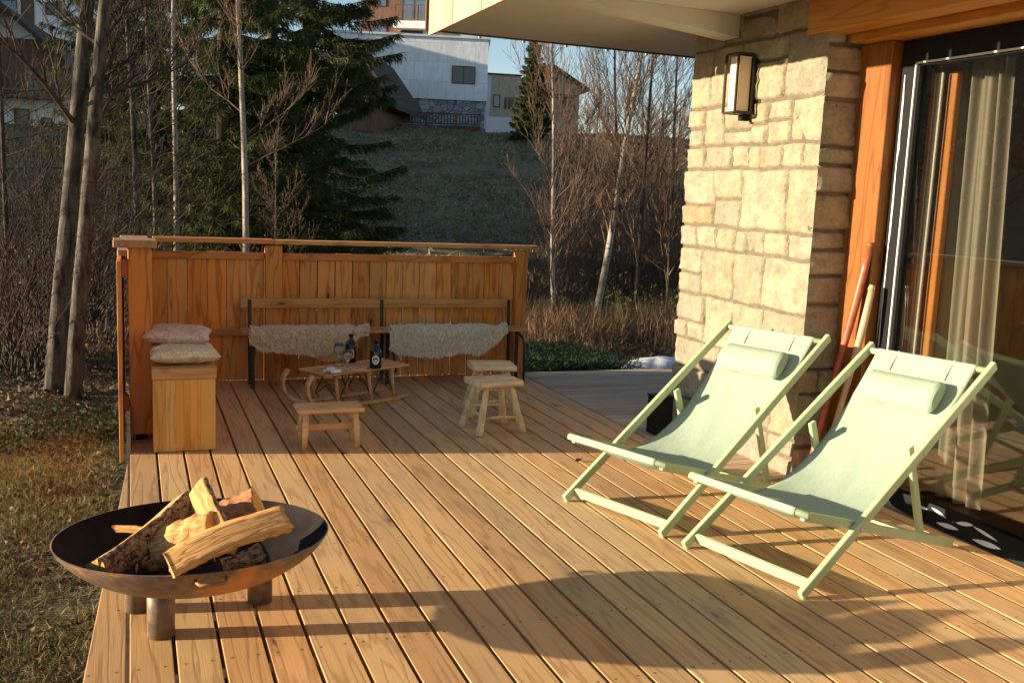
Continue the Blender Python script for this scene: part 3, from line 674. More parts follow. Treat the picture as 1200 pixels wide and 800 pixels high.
def btl(label, p, r, h, lab, shape):
    o = thing('bottle', label, 'bottle', p); b = L()
    pr = [(r*.9, 0), (r, .008), (r, h*.60), (r*.92, h*.66), (r*.45, h*.80), (r*.30, h*.84), (r*.30, h*.93)]
    b.lathe([(.001, .001)]+pr+[(.001, h*.931)], 20); b.build('bottle_body', M['bottle'], o)
    b = L(); b.lathe([(r*.40, h*.925), (r*.42, h*.94), (r*.42, h), (.001, h+.001)], 16); b.build('stopper', M['black'], o)
    cam_a = math.atan2(-p[1], -p[0])
    b = L(); n = 24; rr = r+.0015; vs2 = [(math.cos(cam_a)*rr, math.sin(cam_a)*rr, h*.33)]; wv, hv = shape
    for i in range(n):
        a = 2*math.pi*i/n; cx = math.cos(a); cz = math.sin(a)
        if lab == M['labelb']: cx = math.copysign(abs(cx)**.4, cx); cz = math.copysign(abs(cz)**.4, cz)
        aa = cam_a+cx*wv/rr; vs2.append((math.cos(aa)*rr, math.sin(aa)*rr, h*.33+cz*hv))
    b.add(vs2, [(0, 1+i, 1+(i+1) % n) for i in range(n)]); b.build('label_patch', lab, o)
    b = L(); rr = r+.0028
    def mk(da, z, w, hh, m=0):
        q = [(cam_a+da+sx*w/rr, z+sz*hh) for sx, sz in ((-1, -1), (1, -1), (1, 1), (-1, 1))]; b.add([(math.cos(a)*rr, math.sin(a)*rr, zz) for a, zz in q], [(0, 1, 2, 3)], m)
    mk(-.04, h*.37, .010, .006); mk(.18, h*.395, .004, .004); mk(0, h*.27, .012, .0018)
    if lab == M['labelb']: mk(.2, h*.33, .006, .014, 1)
    b.build('label_print', [M['ink'], M['labelred']], o); return o
btl('squat black bottle with a square tan label on the sledge beside the wine glasses', tuple(at(411, 424, 'z', .272)), .044, .215, M['labelb'], (.026, .034))
btl('squat black bottle with a white oval label at the right end of the sledge', tuple(at(440, 431, 'z', .272)), .044, .205, M['labelw'], (.028, .036))
def wglass(label, p, s=1.):
    b = L(); b.lathe([(.001, .0), (.032*s, .002), (.030*s, .005), (.005*s, .010), (.004*s, .06*s), (.012*s, .072*s), (.036*s, .10*s), (.040*s, .125*s), (.032*s, .165*s), (.0305*s, .165*s), (.038*s, .125*s), (.034*s, .102*s), (.001, .076*s)], 24)
    o = b.build('wine_glass', M['wineglass']); o.location = p; tag(o, label, 'glass', 'wine glasses on the sledge'); return o
tr = thing('serving_board', 'small wooden serving board on the sledge in front of the bottles', 'tray', tuple(at(406, 434, 'z', .2705)), R(12))
b = L(); b.box(-.14, .12, -.075, .075, .0, .018, c=.004); b.build('board', M['stepw'], tr)
b = L(); b.tube([(.12, 0, .009), (.16, 0, .009)], .009, 8); b.build('handle', M['stepw'], tr)
P0 = at(400, 432, 'z', .29)
wglass('wine glass standing left on the serving board', at(397, 428, 'z', .29)); wglass('shorter wine glass in front of the tan labelled bottle', at(407, 433, 'z', .29), .85)
b = L()
def npk(s, t_): return Vector(((s-.5)*.12, (t_-.5)*.10, .004+.035*abs(noise.noise(Vector((s*3, t_*3, 2))))+.02*math.sin(s*3)*t_))
b.grid(npk, 12, 10); o = b.build('napkin', M['napkin']); o.location = at(391, 436, 'z', .29); o.rotation_euler = (0, 0, .5); tag(o, 'crumpled white paper napkin on the left of the serving board', 'napkin')
# ------------------------------------------------------------------ deck chairs
def chair(label, loc, rz):
    o = thing('deck_chair', label, 'deck chair', loc, rz, 'pale green folding deck chairs'); HW = .33; g = M['green']
    T = Vector((1.30, 0, .862)); u3 = lambda p, y: (p[0], y, p[1])
    for s in (-1, 1):
        b = L(); b.bar(u3((-.012, .004+.01), s*HW), u3((1.32, .885), s*HW), .026, .044, (-.55, 0, .83)); b.build('back_rail', g, o)
        b = L(); b.bar(u3((.0, .345), s*(HW-.032)), u3((1.17, .016), s*(HW-.032)), .024, .042, (.28, 0, .96)); b.build('seat_rail', g, o)
        b = L(); b.bar(u3((.775, .535), s*(HW+.0-.062)), u3((.945, .075), s*(HW-.062)), .022, .040, (.94, 0, .34)); b.build('strut', g, o)
        for (x, z) in ((.35, .240), (.775, .520)): b = L(); b.tube([(x, s*(HW+.012), z), (x, s*(HW+.019), z)], .009, 10); b.build('bolt', M['steelstrip'], o)
    b = L(); b.bar((.055, -HW+.014, .045), (.055, HW-.014, .045), .022, .046, (-.3, 0, .95)); b.build('foot_bar', g, o)
    b = L(); b.tube([(1.283, -HW, .858), (1.283, HW, .858)], .016, 12); b.build('top_rod', g, o)
    b = L(); b.tube([(.0, -HW-.0, .352), (.0, HW+.0, .352)], .017, 12); b.build('front_rod', g, o)
    b = L(); b.tube([(.94, -HW+.07, .085), (.94, HW-.07, .085)], .013, 10); b.bar((.62, -HW+.045, .168), (.62, HW-.045, .168), .03, .018); b.build('cross_rod', g, o)
    prof = [(1.262, .835), (1.272, .868), (1.288, .8765), (1.275, .872), (1.262, .853), (1.22, .800), (1.12, .688), (1.0, .565), (.86, .440), (.72, .345), (.58, .280), (.44, .245), (.32, .240), (.20, .262), (.09, .305), (.02, .348), (-.005, .371), (-.019, .352), (-.004, .334), (.03, .330)]
    # smooth polyline
    def cr(t):
        n_ = len(prof)-1; x = t*n_; i = min(int(x), n_-1); f = x-i
        P = [prof[max(0, i-1)], prof[i], prof[i+1], prof[min(n_, i+2)]]
        return [.5*((2*P[1][k])+(-P[0][k]+P[2][k])*f+(2*P[0][k]-5*P[1][k]+4*P[2][k]-P[3][k])*f*f+(-P[0][k]+3*P[1][k]-3*P[2][k]+P[3][k])*f**3) for k in (0, 1)]
    def fn(s, t_):
        x, z = cr(t_); mid = sst(.22, .4, t_)*sst(.85, .65, t_); hw = .268-.012*mid
        v = 2*s-1; z -= .018*mid*(1-v*v); z += .006*mid*noise.noise(Vector((x*5, v*2.5, loc[0])))+.003*mid*noise.noise(Vector((x*14, v*9, 3)))
        return Vector((x, v*hw, z))
    b = L(); b.grid(fn, 24, 90); sl_ = b.build('sling', M['canvas'], o)
    md = sl_.modifiers.new('thick', 'SOLIDIFY'); md.thickness = .003; md.offset = 0
    for s in (-1, 1):
        b = L(); pth = [Vector((1.284, s*.15, .881)), Vector((1.268, s*.15, .866)), Vector((1.235, s*.15, .826)), Vector((1.20, s*.15, .79))]
        for p, q in zip(pth[:-1], pth[1:]): b.bar(p, q, .006, .0015, (-.6, 0, .8), c=0)
        b.build('pillow_strap', M['canvas'], o)
    b = L(); ctr = Vector((1.100, 0, .712)); ax_ = Vector((-.66, 0, -.75)); nn = Vector((-.75, 0, .66))
    def pf(s, t_):
        v = 2*s-1; a = 2*math.pi*t_; en = (1-abs(v)**30)**.5 if abs(v) < 1 else 0; en = .80+.20*en
        r1 = .088*(1+.03*noise.noise(Vector((v*3, math.cos(a), math.sin(a)+loc[0])))); r2 = .060 if math.sin(a) > 0 else .02
        return ctr+Vector((0, v*.20, 0))+ax_*(r1*math.cos(a)*en)+nn*(r2*math.sin(a)*en+.004)
    b.grid(pf, 30, 24); 
    for s in (0, 1): b.add([pf(s, i/24) for i in range(24)], [tuple(range(24))], 0, False)
    b.build('pillow', M['canvas'], o)
    return o
chair('pale green deck chair nearer the stone pillar, left of its twin', (2.236, 4.253, 0), R(20))
chair('pale green deck chair in front of the glass door, the nearer of two', (2.468, 3.461, 0), R(15))
# ------------------------------------------------------------------ fire bowl and firewood
BC = Vector((.19, 3.485, 0)); BR = .46; BZ = .372
fbw = thing('fire_bowl', 'round rusty steel fire bowl on three stubby legs at the deck edge', 'fire bowl', (BC.x, BC.y, 0))
def prof_z(r): return BZ-.182*(1-(r/BR)**2.5)**.74 if r < BR else BZ
def tilt(b):
    for v_ in b.v: v_.z -= .055*(v_.y-BC.y)
b = MB(); b.lathe([(max(.001, BR*(1-(1-k/32)**2)), prof_z(BR*(1-(1-k/32)**2))) for k in range(33)]+[(BR+.003, BZ+.001)], 96, (BC.x, BC.y, 0)); tilt(b); b.build('bowl_outside', M['rust'], fbw)
b = MB(); b.lathe([(BR+.003, BZ+.001), (BR-.002, BZ+.002)], 96, (BC.x, BC.y, 0)); tilt(b); b.build('rim', M['rust'], fbw)
b = MB(); b.lathe([(BR-.002, BZ+.002)]+[(max(.001, (BR-.006)*(1-(1-k/32)**2)), prof_z((BR-.006)*(1-(1-k/32)**2))+.004) for k in range(32, -1, -1)], 96, (BC.x, BC.y, 0)); tilt(b); b.build('bowl_inside', M['soot'], fbw)
for (x, y) in ((.075, 3.495), (.44, 3.70), (.0, 3.74)):
    b = MB(); b.tube([(x, y, 0), (x, y, .1)], .047, 24, cap=True)
    for v_ in b.v:
        if v_.z > .05: v_.z = prof_z(min(BR*.97, math.hypot(v_.x-BC.x, v_.y-BC.y)))+.001-.055*(v_.y-BC.y)
    b.build('leg', M['rust'], fbw)
for an in (R(-87), R(93)):
    b = MB(); pth = []
    for k in (-1, -.75, 0, .75, 1):
        a = an+k*.105; rr = BR+(.028 if abs(k) < .9 else -.01); pth.append((BC.x+rr*math.cos(a), BC.y+rr*math.sin(a), BZ-.026))
    b.tube(pth, .006, 8); tilt(b); b.build('handle', M['rust'], fbw)
def log(name, label, A, B, r, kind, roll=0, seed=0, mats=None, taper=.9, n=20):
    """split log; kind: 'round', 'half' or 'wedge' section, bark on the arc"""
    A = Vector(A); B = Vector(B); o = thing(name, label, 'firewood', A, 0, 'firewood stacked in the fire bowl')
    d = (B-A); Ln = d.length; d.normalize(); rr = random.Random(seed)
    o.rotation_mode = 'QUATERNION'; o.rotation_quaternion = d.to_track_quat('X', 'Z') @ Vector((1, 0, 0)).rotation_difference(Vector((1, 0, 0)))
    sec = []
    if kind == 'round': sec = [(math.cos(2*math.pi*k/n)*r, math.sin(2*math.pi*k/n)*r, 0) for k in range(n)]
    else:
        a0, a1 = (R(-100), R(100)) if kind == 'half' else (R(-42), R(42))
        off = 0 if kind == 'half' else r*.45
        for k in range(11): a = a0+(a1-a0)*k/10; sec.append((math.cos(a)*r-off, math.sin(a)*r, 0))
        p, q = sec[-1], sec[0]; apex = (-off-.05*r, .1*r) if kind == 'wedge' else (-.10*r, 0)
        for k in range(1, 5): sec.append((p[0]+(apex[0]-p[0])*k/5, p[1]+(apex[1]-p[1])*k/5, 1))
        sec.append((*apex, 1))
        for k in range(1, 5): sec.append((apex[0]+(q[0]-apex[0])*k/5, apex[1]+(q[1]-apex[1])*k/5, 1))
    m = len(sec); b = L(); V = []; NL = 26; cr_, sr_ = math.cos(roll), math.sin(roll); bend = rr.uniform(-.02, .02)
    for i in range(NL+1):
        u = i/NL
        for k, (y, z, w) in enumerate(sec):
            nz = noise.noise(Vector((u*Ln*9+seed, y*25, z*25)))*(.05 if w else .08)+noise.noise(Vector((u*Ln*34+seed, y*70, z*70)))*(.20 if not w else .05)+(.05*noise.noise(Vector((u*Ln*6, y*160+seed, z*160))) if w else 0)
            s = (1+nz)*(1-(1-taper)*u); yy, zz = y*s, z*s
            ex = .012*noise.noise(Vector((y*40, z*40, seed+(9 if i else 3)))) if i in (0, NL) else 0
            V.append(Vector((u*Ln+ex, yy*cr_-zz*sr_, yy*sr_+zz*cr_+bend*math.sin(u*3.14))))
    F = []; mi = []
    for i in range(NL):
        for k in range(m):
            k2 = (k+1) % m; F.append((i*m+k, i*m+k2, (i+1)*m+k2, (i+1)*m+k)); w = sec[k][2] and True or sec[k2][2]
            mi.append(1 if w else 0)
    b.v = V; b.f = [list(f) for f in F]; b.m = mi; b.sm = [True]*len(F)
    for i in (0, NL):
        c = sum((V[i*m+k] for k in range(m)), Vector())/m; b.v.append(c); ci = len(b.v)-1
        for k in range(m): b.f.append([ci, i*m+k, i*m+(k+1) % m]); b.m.append(2); b.sm.append(False)
    lo = b.build('split_log', mats or [M['bark'], M['split'], M['endgrain']], o)
    return o
A_ = lambda px, py, z: at(px, py, 'z', z)
log('firewood', 'long split log with flaky dark bark leaning over the left of the bowl', A_(112, 666, .345), A_(216, 586, .47), .092, 'wedge', R(190), 1, taper=1.)
log('firewood', 'pale freshly split log lying foremost across the bowl', A_(198, 661, .43), A_(336, 606, .53), .080, 'wedge', R(-100), 2, [M['split'], M['split'], M['split']], taper=1.05)
log('firewood', 'short upright-leaning bark log at the top of the pile', A_(264, 640, .42), A_(233, 572, .54), .080, 'wedge', R(165), 3, taper=.9)
log('firewood', 'dark red split log with bright orange end at the back of the pile', A_(246, 612, .37), A_(304, 590, .45), .092, 'wedge', R(150), 4, [M['splitred'], M['splitred'], M['endgrain']], taper=1.05)
log('firewood', 'round honey-coloured log in the middle of the pile', A_(190, 642, .35), A_(256, 620, .45), .064, 'round', 0, 5, [M['split'], M['split'], M['endgrain']], taper=1.)
log('firewood', 'thin splintered stick poking out beneath the bark log', A_(135, 620, .38), A_(215, 632, .38), .026, 'wedge', R(70), 6, [M['split'], M['split'], M['endgrain']])
log('firewood', 'small charred log end on the bowl floor below the pale log', A_(262, 668, .29), A_(308, 648, .33), .042, 'half', R(150), 7, taper=.9)
log('firewood', 'dark log lying on the bowl floor under the pile', A_(160, 656, .28), A_(250, 644, .29), .050, 'half', R(160), 8, taper=.9)
# ------------------------------------------------------------------ things by the door
bb = thing('patterned_board', 'black board with white leaf shapes lying along the door sill', 'board', (3.8, 3.8, 0))
pA, pB = Vector((3.845, 4.10, .045)), Vector((3.80, 2.75, .055)); b = MB(); n_ = 30
def bd_(s, t_):
    c = pA.lerp(pB, s); w = .047*(1-abs(2*s-1)**8)**.5+.003; return c+Vector((-.010+.03*t_, 0, (t_-.5)*2*w))
b.grid(lambda s, t_: bd_(s, t_), n_, 4); b.grid(lambda s, t_: bd_(s, t_)+Vector((.008, 0, -.001)), n_, 4); b.build('board', M['black'], bb)
for (sc, tc, ln, wd, sl) in ((.27, .74, .042, .07, -.1), (.33, .30, .055, .11, .05), (.40, .72, .04, .10, .1), (.50, .68, .06, .07, -.1), (.52, .26, .065, .12, .05), (.19, .66, .025, .06, 0)):  # flat white leaf shapes set just proud of the board
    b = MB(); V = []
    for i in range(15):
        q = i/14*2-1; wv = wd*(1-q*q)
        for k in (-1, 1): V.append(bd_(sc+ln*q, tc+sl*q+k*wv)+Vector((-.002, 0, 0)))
    b.add(V, [(2*i, 2*i+1, 2*i+3, 2*i+2) for i in range(14)]); b.build('leaf_shape', M['leafwhite'], bb)
for k, s in enumerate((.705, .72, .74)): b = MB(); b.add([bd_(s, .5)+Vector((-.002, 0, 0)), bd_(s+.006, .5)+Vector((-.002, 0, 0)), bd_(s+.006, .8)+Vector((-.002, 0, 0)), bd_(s, .8)+Vector((-.002, 0, 0))], [(0, 1, 2, 3)]); b.build('small_mark', M['leafwhite'], bb)
def handle(label, A, B, r, mat):
    A = Vector(A); B = Vector(B); o = thing('tool_handle', label, 'handle', A, 0, 'handles leaning in the corner of the post')
    b = MB(); b.tube([A.lerp(B, k/10)+Vector((0, .01*math.sin(k*.6), 0)) for k in range(11)], [r*(1+.12*math.sin(k)) for k in range(11)], 12); b.build('shaft', mat, o)
    b = MB(); b.tube([B, B+(B-A).normalized()*.03], [r*1.12, r*.8], 12); b.build('end_cap', mat, o); return o
handle('thick reddish varnished wooden handle leaning against the timber post', (3.70, 4.60, 0), at(1019, 290, 'x', 3.845), .021, M['redwood'])
handle('shorter pale worn wooden handle leaning beside the red one', (3.72, 4.50, 0), at(1021, 340, 'x', 3.845), .019, M['palehandle'])
bk = thing('black_planter', 'small black upright box standing on the deck against the pillar', 'box', (3.37, 5.80, 0))
b = MB(); b.box(3.31, 3.44, 5.74, 5.87, .003, .262, c=.004); b.build('body', M['black'], bk); b = MB(); b.box(3.305, 3.445, 5.735, 5.875, .2625, .272, c=.002); b.build('lid', M['black'], bk)
# ------------------------------------------------------------------ trees
def gpt(px, py, D):
    p = at(px, py, 'd', D); return Vector((p.x, p.y, terr(p.x, p.y)))
def blades(V, F, P, D_, w, ln, rs):
    """append triangle blades; P,D_ arrays"""
    n_ = len(P); side = np.cross(D_, rs.normal(size=(n_, 3))); side /= np.linalg.norm(side, axis=1)[:, None]+1e-9
    a = P-side*w[:, None]; c = P+side*w[:, None]; e = P+D_*ln[:, None]
    vv = np.stack([a, c, e], 1).reshape(-1, 3); base = sum(len(x) for x in V); V.append(vv); F.append(np.arange(n_*3).reshape(-1, 3)+base)
def spruce(name, label, cat, loc, H, Rb, seed, mat, dens=1., zmin=.06, group=None, bl=(.0085, .17)):
    o = thing(name, label, cat, loc, 0, group); rs = np.random.default_rng(seed); rr = random.Random(seed)
    b = L(); b.tube([(0, 0, -.3), (0, 0, H*.3), (0.02*H*.2, 0, H*.65), (0, 0, H)], [H*.008+.03, H*.006+.02, H*.004+.01, .01], 9); 
    V = []; F = []; z = H*zmin
    while z < H*.985:
        f = 1-z/H; Lb = Rb*(f**.75)*1.0; nb = rr.randint(4, 6) if f > .15 else 4
        for k in range(nb):
            a = rr.uniform(0, 6.283); ln = Lb*rr.uniform(.6, 1.12)+.08; dr = rr.uniform(.12, .38)*(.4+f)
            pts = []; N = max(4, int(ln/.35))
            for i in range(N+1):
                u = i/N; pts.append((math.cos(a)*ln*u+.05*math.sin(u*5+k), math.sin(a)*ln*u, z-dr*ln*u+.22*ln*u*u*u+.03*math.sin(u*9)))
            if f > .02: b.tube(pts, [max(.004, .012*ln*(1-i/N*.8)) for i in range(N+1)], 3, 1, cap=False)
            pts = np.array(pts); ns = int(ln*95*dens)+14; u = rs.random(ns)**.75*N; i0 = np.minimum(u.astype(int), N-1); fr = (u-i0)[:, None]
            P = pts[i0]*(1-fr)+pts[i0+1]*fr; un = u/N
            # hanging side twigs: each a short chain of needle blades
            dirb = np.array([math.cos(a), math.sin(a), -dr*.6]); sidev = np.array([-math.sin(a), math.cos(a), 0])
            sg = rs.choice([-1, 1], ns)[:, None]
            tw = dirb*.55+sidev*sg*rs.uniform(.3, 1., (ns, 1))+np.array([0, 0, -1])*rs.uniform(.2, 1.5, (ns, 1)); tw /= np.linalg.norm(tw, axis=1)[:, None]
            tl = rs.uniform(.5, 1., ns)*(.10+.30*(1-un*.75))*min(1.2, .45+ln*.28)
            for q in range(3):
                PP = P+tw*(tl*q/3)[:, None]; dd = tw+rs.normal(size=(ns, 3))*.38; dd /= np.linalg.norm(dd, axis=1)[:, None]
                blades(V, F, PP, dd, np.full(ns, bl[0])*rs.uniform(.8, 1.6, ns), bl[1]*rs.uniform(.6, 1.2, ns), rs)
        z += rr.uniform(.12, .24)*max(.55, H/14)
    b.build('trunk', [M['twigdark'], M['twigdark']], o)
    np_mesh('crown', np.concatenate(V), np.concatenate(F), mat, parent=o); return o
def bare(name, label, cat, loc, H, r, seed, lean=(0, 0), matT=None, matB=None, up_=.6, nb=26, depth=3, z0=.2, spread=.3, group=None, blen=.32, fine=1.):
    o = thing(name, label, cat, loc, 0, group); rr = random.Random(seed)
    tb = L(); bb_ = L(); pts = []; N = 12
    for i in range(N+1):
        u = i/N; pts.append(Vector((lean[0]*u+.05*H*.15*noise.noise(Vector((u*2.5, seed, 0))), lean[1]*u+.05*H*.15*noise.noise(Vector((u*2.5, seed, 7))), H*u-(.3 if i == 0 else 0))))
    tb.tube(pts, [r*(1.15 if i == 0 else 1)*(1-.85*(i/N)) + .004 for i in range(N+1)], 10)
    def br(p, d, ln, rad, dep):
        n_ = 4 if dep > 0 else 3; q = p.copy(); path = [q.copy()]; dd = d.copy(); fk = []
        for i in range(n_):
            dd = (dd+Vector((rr.uniform(-.22, .22), rr.uniform(-.22, .22), rr.uniform(-.12, .2)+up_*.12))).normalized(); q = q+dd*ln/n_; path.append(q.copy()); fk.append((q.copy(), dd.copy()))
        bb_.tube(path, [max(.0022, rad*(1-.7*i/n_)) for i in range(n_+1)], 4 if rad > .008 else 3, cap=False)
        if dep > 0:
            for (q, dd) in fk:
                for _ in range(rr.choice([1, 2, 2]) if dep > 1 else rr.choice([1, 2, 3])):
                    s = Vector((rr.uniform(-1, 1), rr.uniform(-1, 1), rr.uniform(-.3, .9)))
                    br(q, (dd*.9+s*.65).normalized(), ln*rr.uniform(.35, .62), rad*.5, dep-1)
    for k in range(nb):
        u = z0+(1-z0)*(k+rr.random())/nb; x = u*N; i = min(int(x), N-1); p = pts[i].lerp(pts[i+1], x-i); a = rr.uniform(0, 6.283)
        ln = H*blen*(1.15-u)*rr.uniform(.6, 1.1)+.15; d = Vector((math.cos(a)*spread*2, math.sin(a)*spread*2, up_+rr.uniform(-.15, .2))).normalized()
        br(p, d, ln, max(.004, r*(1-u*.8)*.42), depth-1)
    tb.build('trunk', matT or M['birch'], o); bb_.build('branches', matB or M['twig'], o); return o
def shrub(name, label, cat, loc, H, W_, n_, seed, mat, group=None, leaf=None, nl=0, dep=2):
    o = thing(name, label, cat, loc, 0, group); rr = random.Random(seed); b = L(); tips = []
    def br(p, d, ln, rad, dp):
        path = [p.copy()]; q = p.copy(); dd = d.copy(); n2 = 3
        for i in range(n2):
            dd = (dd+Vector((rr.uniform(-.35, .35), rr.uniform(-.35, .35), rr.uniform(-.2, .25)))).normalized(); q = q+dd*ln/n2; path.append(q.copy()); tips.append((q.copy(), dd.copy()))
            if dp > 0 and rr.random() < .85: br(q, (dd+Vector((rr.uniform(-1, 1), rr.uniform(-1, 1), rr.uniform(-.3, .8)))*.7).normalized(), ln*rr.uniform(.4, .7), rad*.55, dp-1)
        b.tube(path, [max(.0018, rad*(1-.25*i)) for i in range(n2+1)], 3, cap=False)
    for k in range(n_):
        a = rr.uniform(0, 6.283); r_ = W_*.35*math.sqrt(rr.random()); p = Vector((math.cos(a)*r_, math.sin(a)*r_, -.05))
        d = Vector((math.cos(a)*rr.uniform(0, .9)*W_/H, math.sin(a)*rr.uniform(0, .9)*W_/H, 1)).normalized(); br(p, d, H*rr.uniform(.5, 1.), .004+.006*H*rr.random(), dep)
    b.build('stems', mat, o)
    if leaf:
        V = []; F = []; rs = np.random.default_rng(seed); sel = [tips[rr.randrange(len(tips))] for _ in range(nl)]
        P = np.array([tuple(t[0]) for t in sel])+rs.normal(size=(nl, 3))*.03; D_ = np.array([tuple(t[1]) for t in sel])+rs.normal(size=(nl, 3))*.8; D_ /= np.linalg.norm(D_, axis=1)[:, None]
        blades(V, F, P, D_, rs.uniform(.008, .02, nl), rs.uniform(.03, .06, nl), rs); np_mesh('leaves', np.concatenate(V), np.concatenate(F), leaf, parent=o)
    return o
#BACKGROUND
def on_ground(px, py, D0=None):
    """walk the sight line to the terrain"""
    d = (at(px, py, 'd', 1)-Vector((0, 0, CH)))
    D = 4.
    while D < 90:
        p = Vector((0, 0, CH))+d*D
        if p.z < terr(p.x, p.y): return Vector((p.x, p.y, terr(p.x, p.y)))
        D += .1
    return Vector((p.x, p.y, terr(p.x, p.y)))
def lean_to(base, px, py):
    """horizontal offset so a trunk rising from base passes the given sight line at its own distance"""
    D = base.dot(HF); p = at(px, py, 'd', D); return p
def tree_px(fn_args, bpx, bpy_, tpx, tpy, H, D=None, **kw):
    base = gpt(bpx, bpy_, D) if D else on_ground(bpx, bpy_); q = lean_to(base, tpx, tpy); k = H/max(.5, q.z-base.z); lean = ((q.x-base.x)*k, (q.y-base.y)*k)
    return bare(fn_args[0], fn_args[1], fn_args[2], base, H, lean=lean, **kw)
GB = 'bare trees at the edge of the wood left of the deck'
tree_px(('bare_tree', 'thick grey-barked trunk, leftmost of the pair beyond the grass', 'tree'), 60, 462, 102, 0, 9., r=.075, seed=21, matT=M['trunk'], matB=M['twigdark'], nb=26, z0=.25, up_=.45, spread=.45, blen=.11, group=GB)
tree_px(('bare_tree', 'thick pale-edged trunk, right one of the pair beyond the grass', 'tree'), 82, 468, 124, 0, 9., r=.065, seed=22, matT=M['trunk'], matB=M['twigdark'], nb=24, z0=.22, up_=.45, spread=.45, blen=.11, group=GB)
tree_px(('bare_tree', 'slender white birch trunk nearest the left end of the fence', 'tree'), 166, 330, 149, 10, 9., D=13.5, r=.045, matT=M['trunk'], seed=23, nb=24, z0=.3, up_=.4, spread=.4, blen=.15, group=GB)
tree_px(('bare_tree', 'slender birch trunk in front of the spruces, second right of the fence post', 'tree'), 206, 318, 203, 40, 9.5, D=15.2, r=.045, seed=24, nb=24, z0=.3, up_=.4, spread=.4, blen=.15, group=GB)
tree_px(('bare_tree', 'young sunlit birch with thin side branches rising behind the fence post', 'tree'), 288, 345, 282, 0, 7., D=11, r=.038, seed=25, nb=26, z0=.28, up_=.7, spread=.45, blen=.14, group=GB, matB=M['twigred'])
tree_px(('bare_tree', 'thin crooked birch between the two spruces left of the fence', 'tree'), 182, 300, 172, 20, 8., D=15, r=.035, matT=M['trunk'], seed=26, nb=24, z0=.25, up_=.5, spread=.4, blen=.15, group=GB)
tree_px(('bare_tree', 'low thin bare sapling right of the young birch', 'tree'), 322, 340, 324, 130, 2.4, D=12.5, r=.016, seed=27, nb=14, z0=.1, up_=.7, spread=.5, blen=.22, group=GB, matT=M['twigred'], matB=M['twigred'])
tree_px(('bare_tree', 'dark crooked bare tree with wide branches at the left picture edge', 'tree'), 12, 400, 0, 80, 6., r=.028, seed=28, matT=M['twigdark'], nb=34, z0=.08, up_=.25, spread=.7, blen=.34, group=GB)
GR = 'bare trees between the fence and the stone pillar'
tree_px(('bare_tree', 'straight pale sapling with dense upswept branches right of the fence end', 'tree'), 650, 392, 647, 100, 5.2, r=.035, seed=31, nb=46, z0=.10, up_=.85, spread=.40, blen=.25, group=GR, matB=M['twigred'])
tree_px(('bare_tree', 'leaning sunlit birch with open crown against the sky', 'tree'), 695, 388, 750, 75, 5.6, r=.058, seed=32, nb=30, z0=.22, up_=.7, spread=.42, blen=.34, group=GR, matB=M['twigred'])
tree_px(('bare_tree', 'dark thin trunk just right of the leaning birch', 'tree'), 742, 392, 763, 90, 6., r=.035, seed=33, nb=24, z0=.15, up_=.8, spread=.4, group=GR, matT=M['twig'], matB=M['twigred'])
tree_px(('bare_tree', 'many-branched brown tree nearest the stone pillar', 'tree'), 782, 385, 792, 110, 5.5, r=.035, seed=34, nb=30, z0=.1, up_=.7, spread=.5, group=GR, matT=M['twig'], matB=M['twigred'])
tree_px(('bare_tree', 'tall thin dark tree standing a little behind the leaning birch', 'tree'), 728, 372, 722, 120, 6.3, r=.035, seed=35, nb=22, z0=.2, up_=.9, spread=.35, group=GR, matT=M['twigdark'], matB=M['twig'])
# spruces
GS = 'spruces behind the deck fence'
def sp(label, px, D, H, Rb, seed, mat=M['needles'], dens=1., **kw):
    b_ = at(px, 300, 'd', D); loc = Vector((b_.x, b_.y, terr(b_.x, b_.y))); return spruce('spruce_tree', label, 'tree', loc, H, Rb*1.25, seed, mat, dens, group=GS, **kw)
sp('broad dark spruce overhanging the hill, largest behind the bench', 358, 19, 15, 1.75, 41, M['needlesdark'], 1.15)
sp('tall spruce with yellow-green lower boughs behind the young birch', 262, 17, 14, 1.75, 42)
sp('narrow spruce behind the white birch trunks above the fence corner', 183, 20, 15, 1.7, 43)
sp('dark spruce filling the gap behind the two tallest spruces', 318, 24, 17, 2.2, 44, M['needlesdark'], .8)
sp('shaded spruce far back above the thick pair of trunks', 138, 27, 16, 1.7, 45, M['needlesdark'], .7)
far_b = at(622, 150, 'd', 50)
spruce('spruce_tree', 'lone dark spruce on the hilltop in front of the chalet', 'tree', Vector((far_b.x, far_b.y, terr(far_b.x, far_b.y))), 5.0, 1.15, 46, M['needlesdark'], 1., bl=(.02, .16))
# shrubs near
GU = 'bare shrubs at the wood edge'
sh1 = shrub('bare_shrub', 'low tangle of grey-brown brush under the thick pair of trunks', 'shrub', on_ground(30, 440), 1.3, 1.2, 60, 51, M['twig'], GU)
def place(src, label, px, py, sc, rz): 
    p = on_ground(px, py); return dup(src, p, rz, sc, label)
for (lb, px, py, sc, rz) in (('brush tangle at the far left picture edge', 4, 420, 1.5, 1.), ('brush tangle just left of the fence gate', 118, 400, 1.1, 2.), ('brush rising behind the left grass, between trunks and gate', 95, 380, 1.5, 3.), ('taller brush in the dark behind the thick trunks', 50, 370, 1.8, 4.), ('brush tangle behind the white birch left of the fence', 150, 345, 1.6, 5.), ('brush behind the fence corner under the spruces', 235, 330, 1.8, 0.), ('brush at the foot of the young birch', 300, 325, 1.6, 2.5), ('brush under the right edge of the largest spruce', 395, 315, 1.5, 4.4)):
    place(sh1, lb, px, py, sc, rz)
sh2 = shrub('bare_shrub', 'russet bare shrub just right of the fence end', 'shrub', on_ground(640, 368), 1.5, 1.1, 60, 52, M['twigred'], GU)
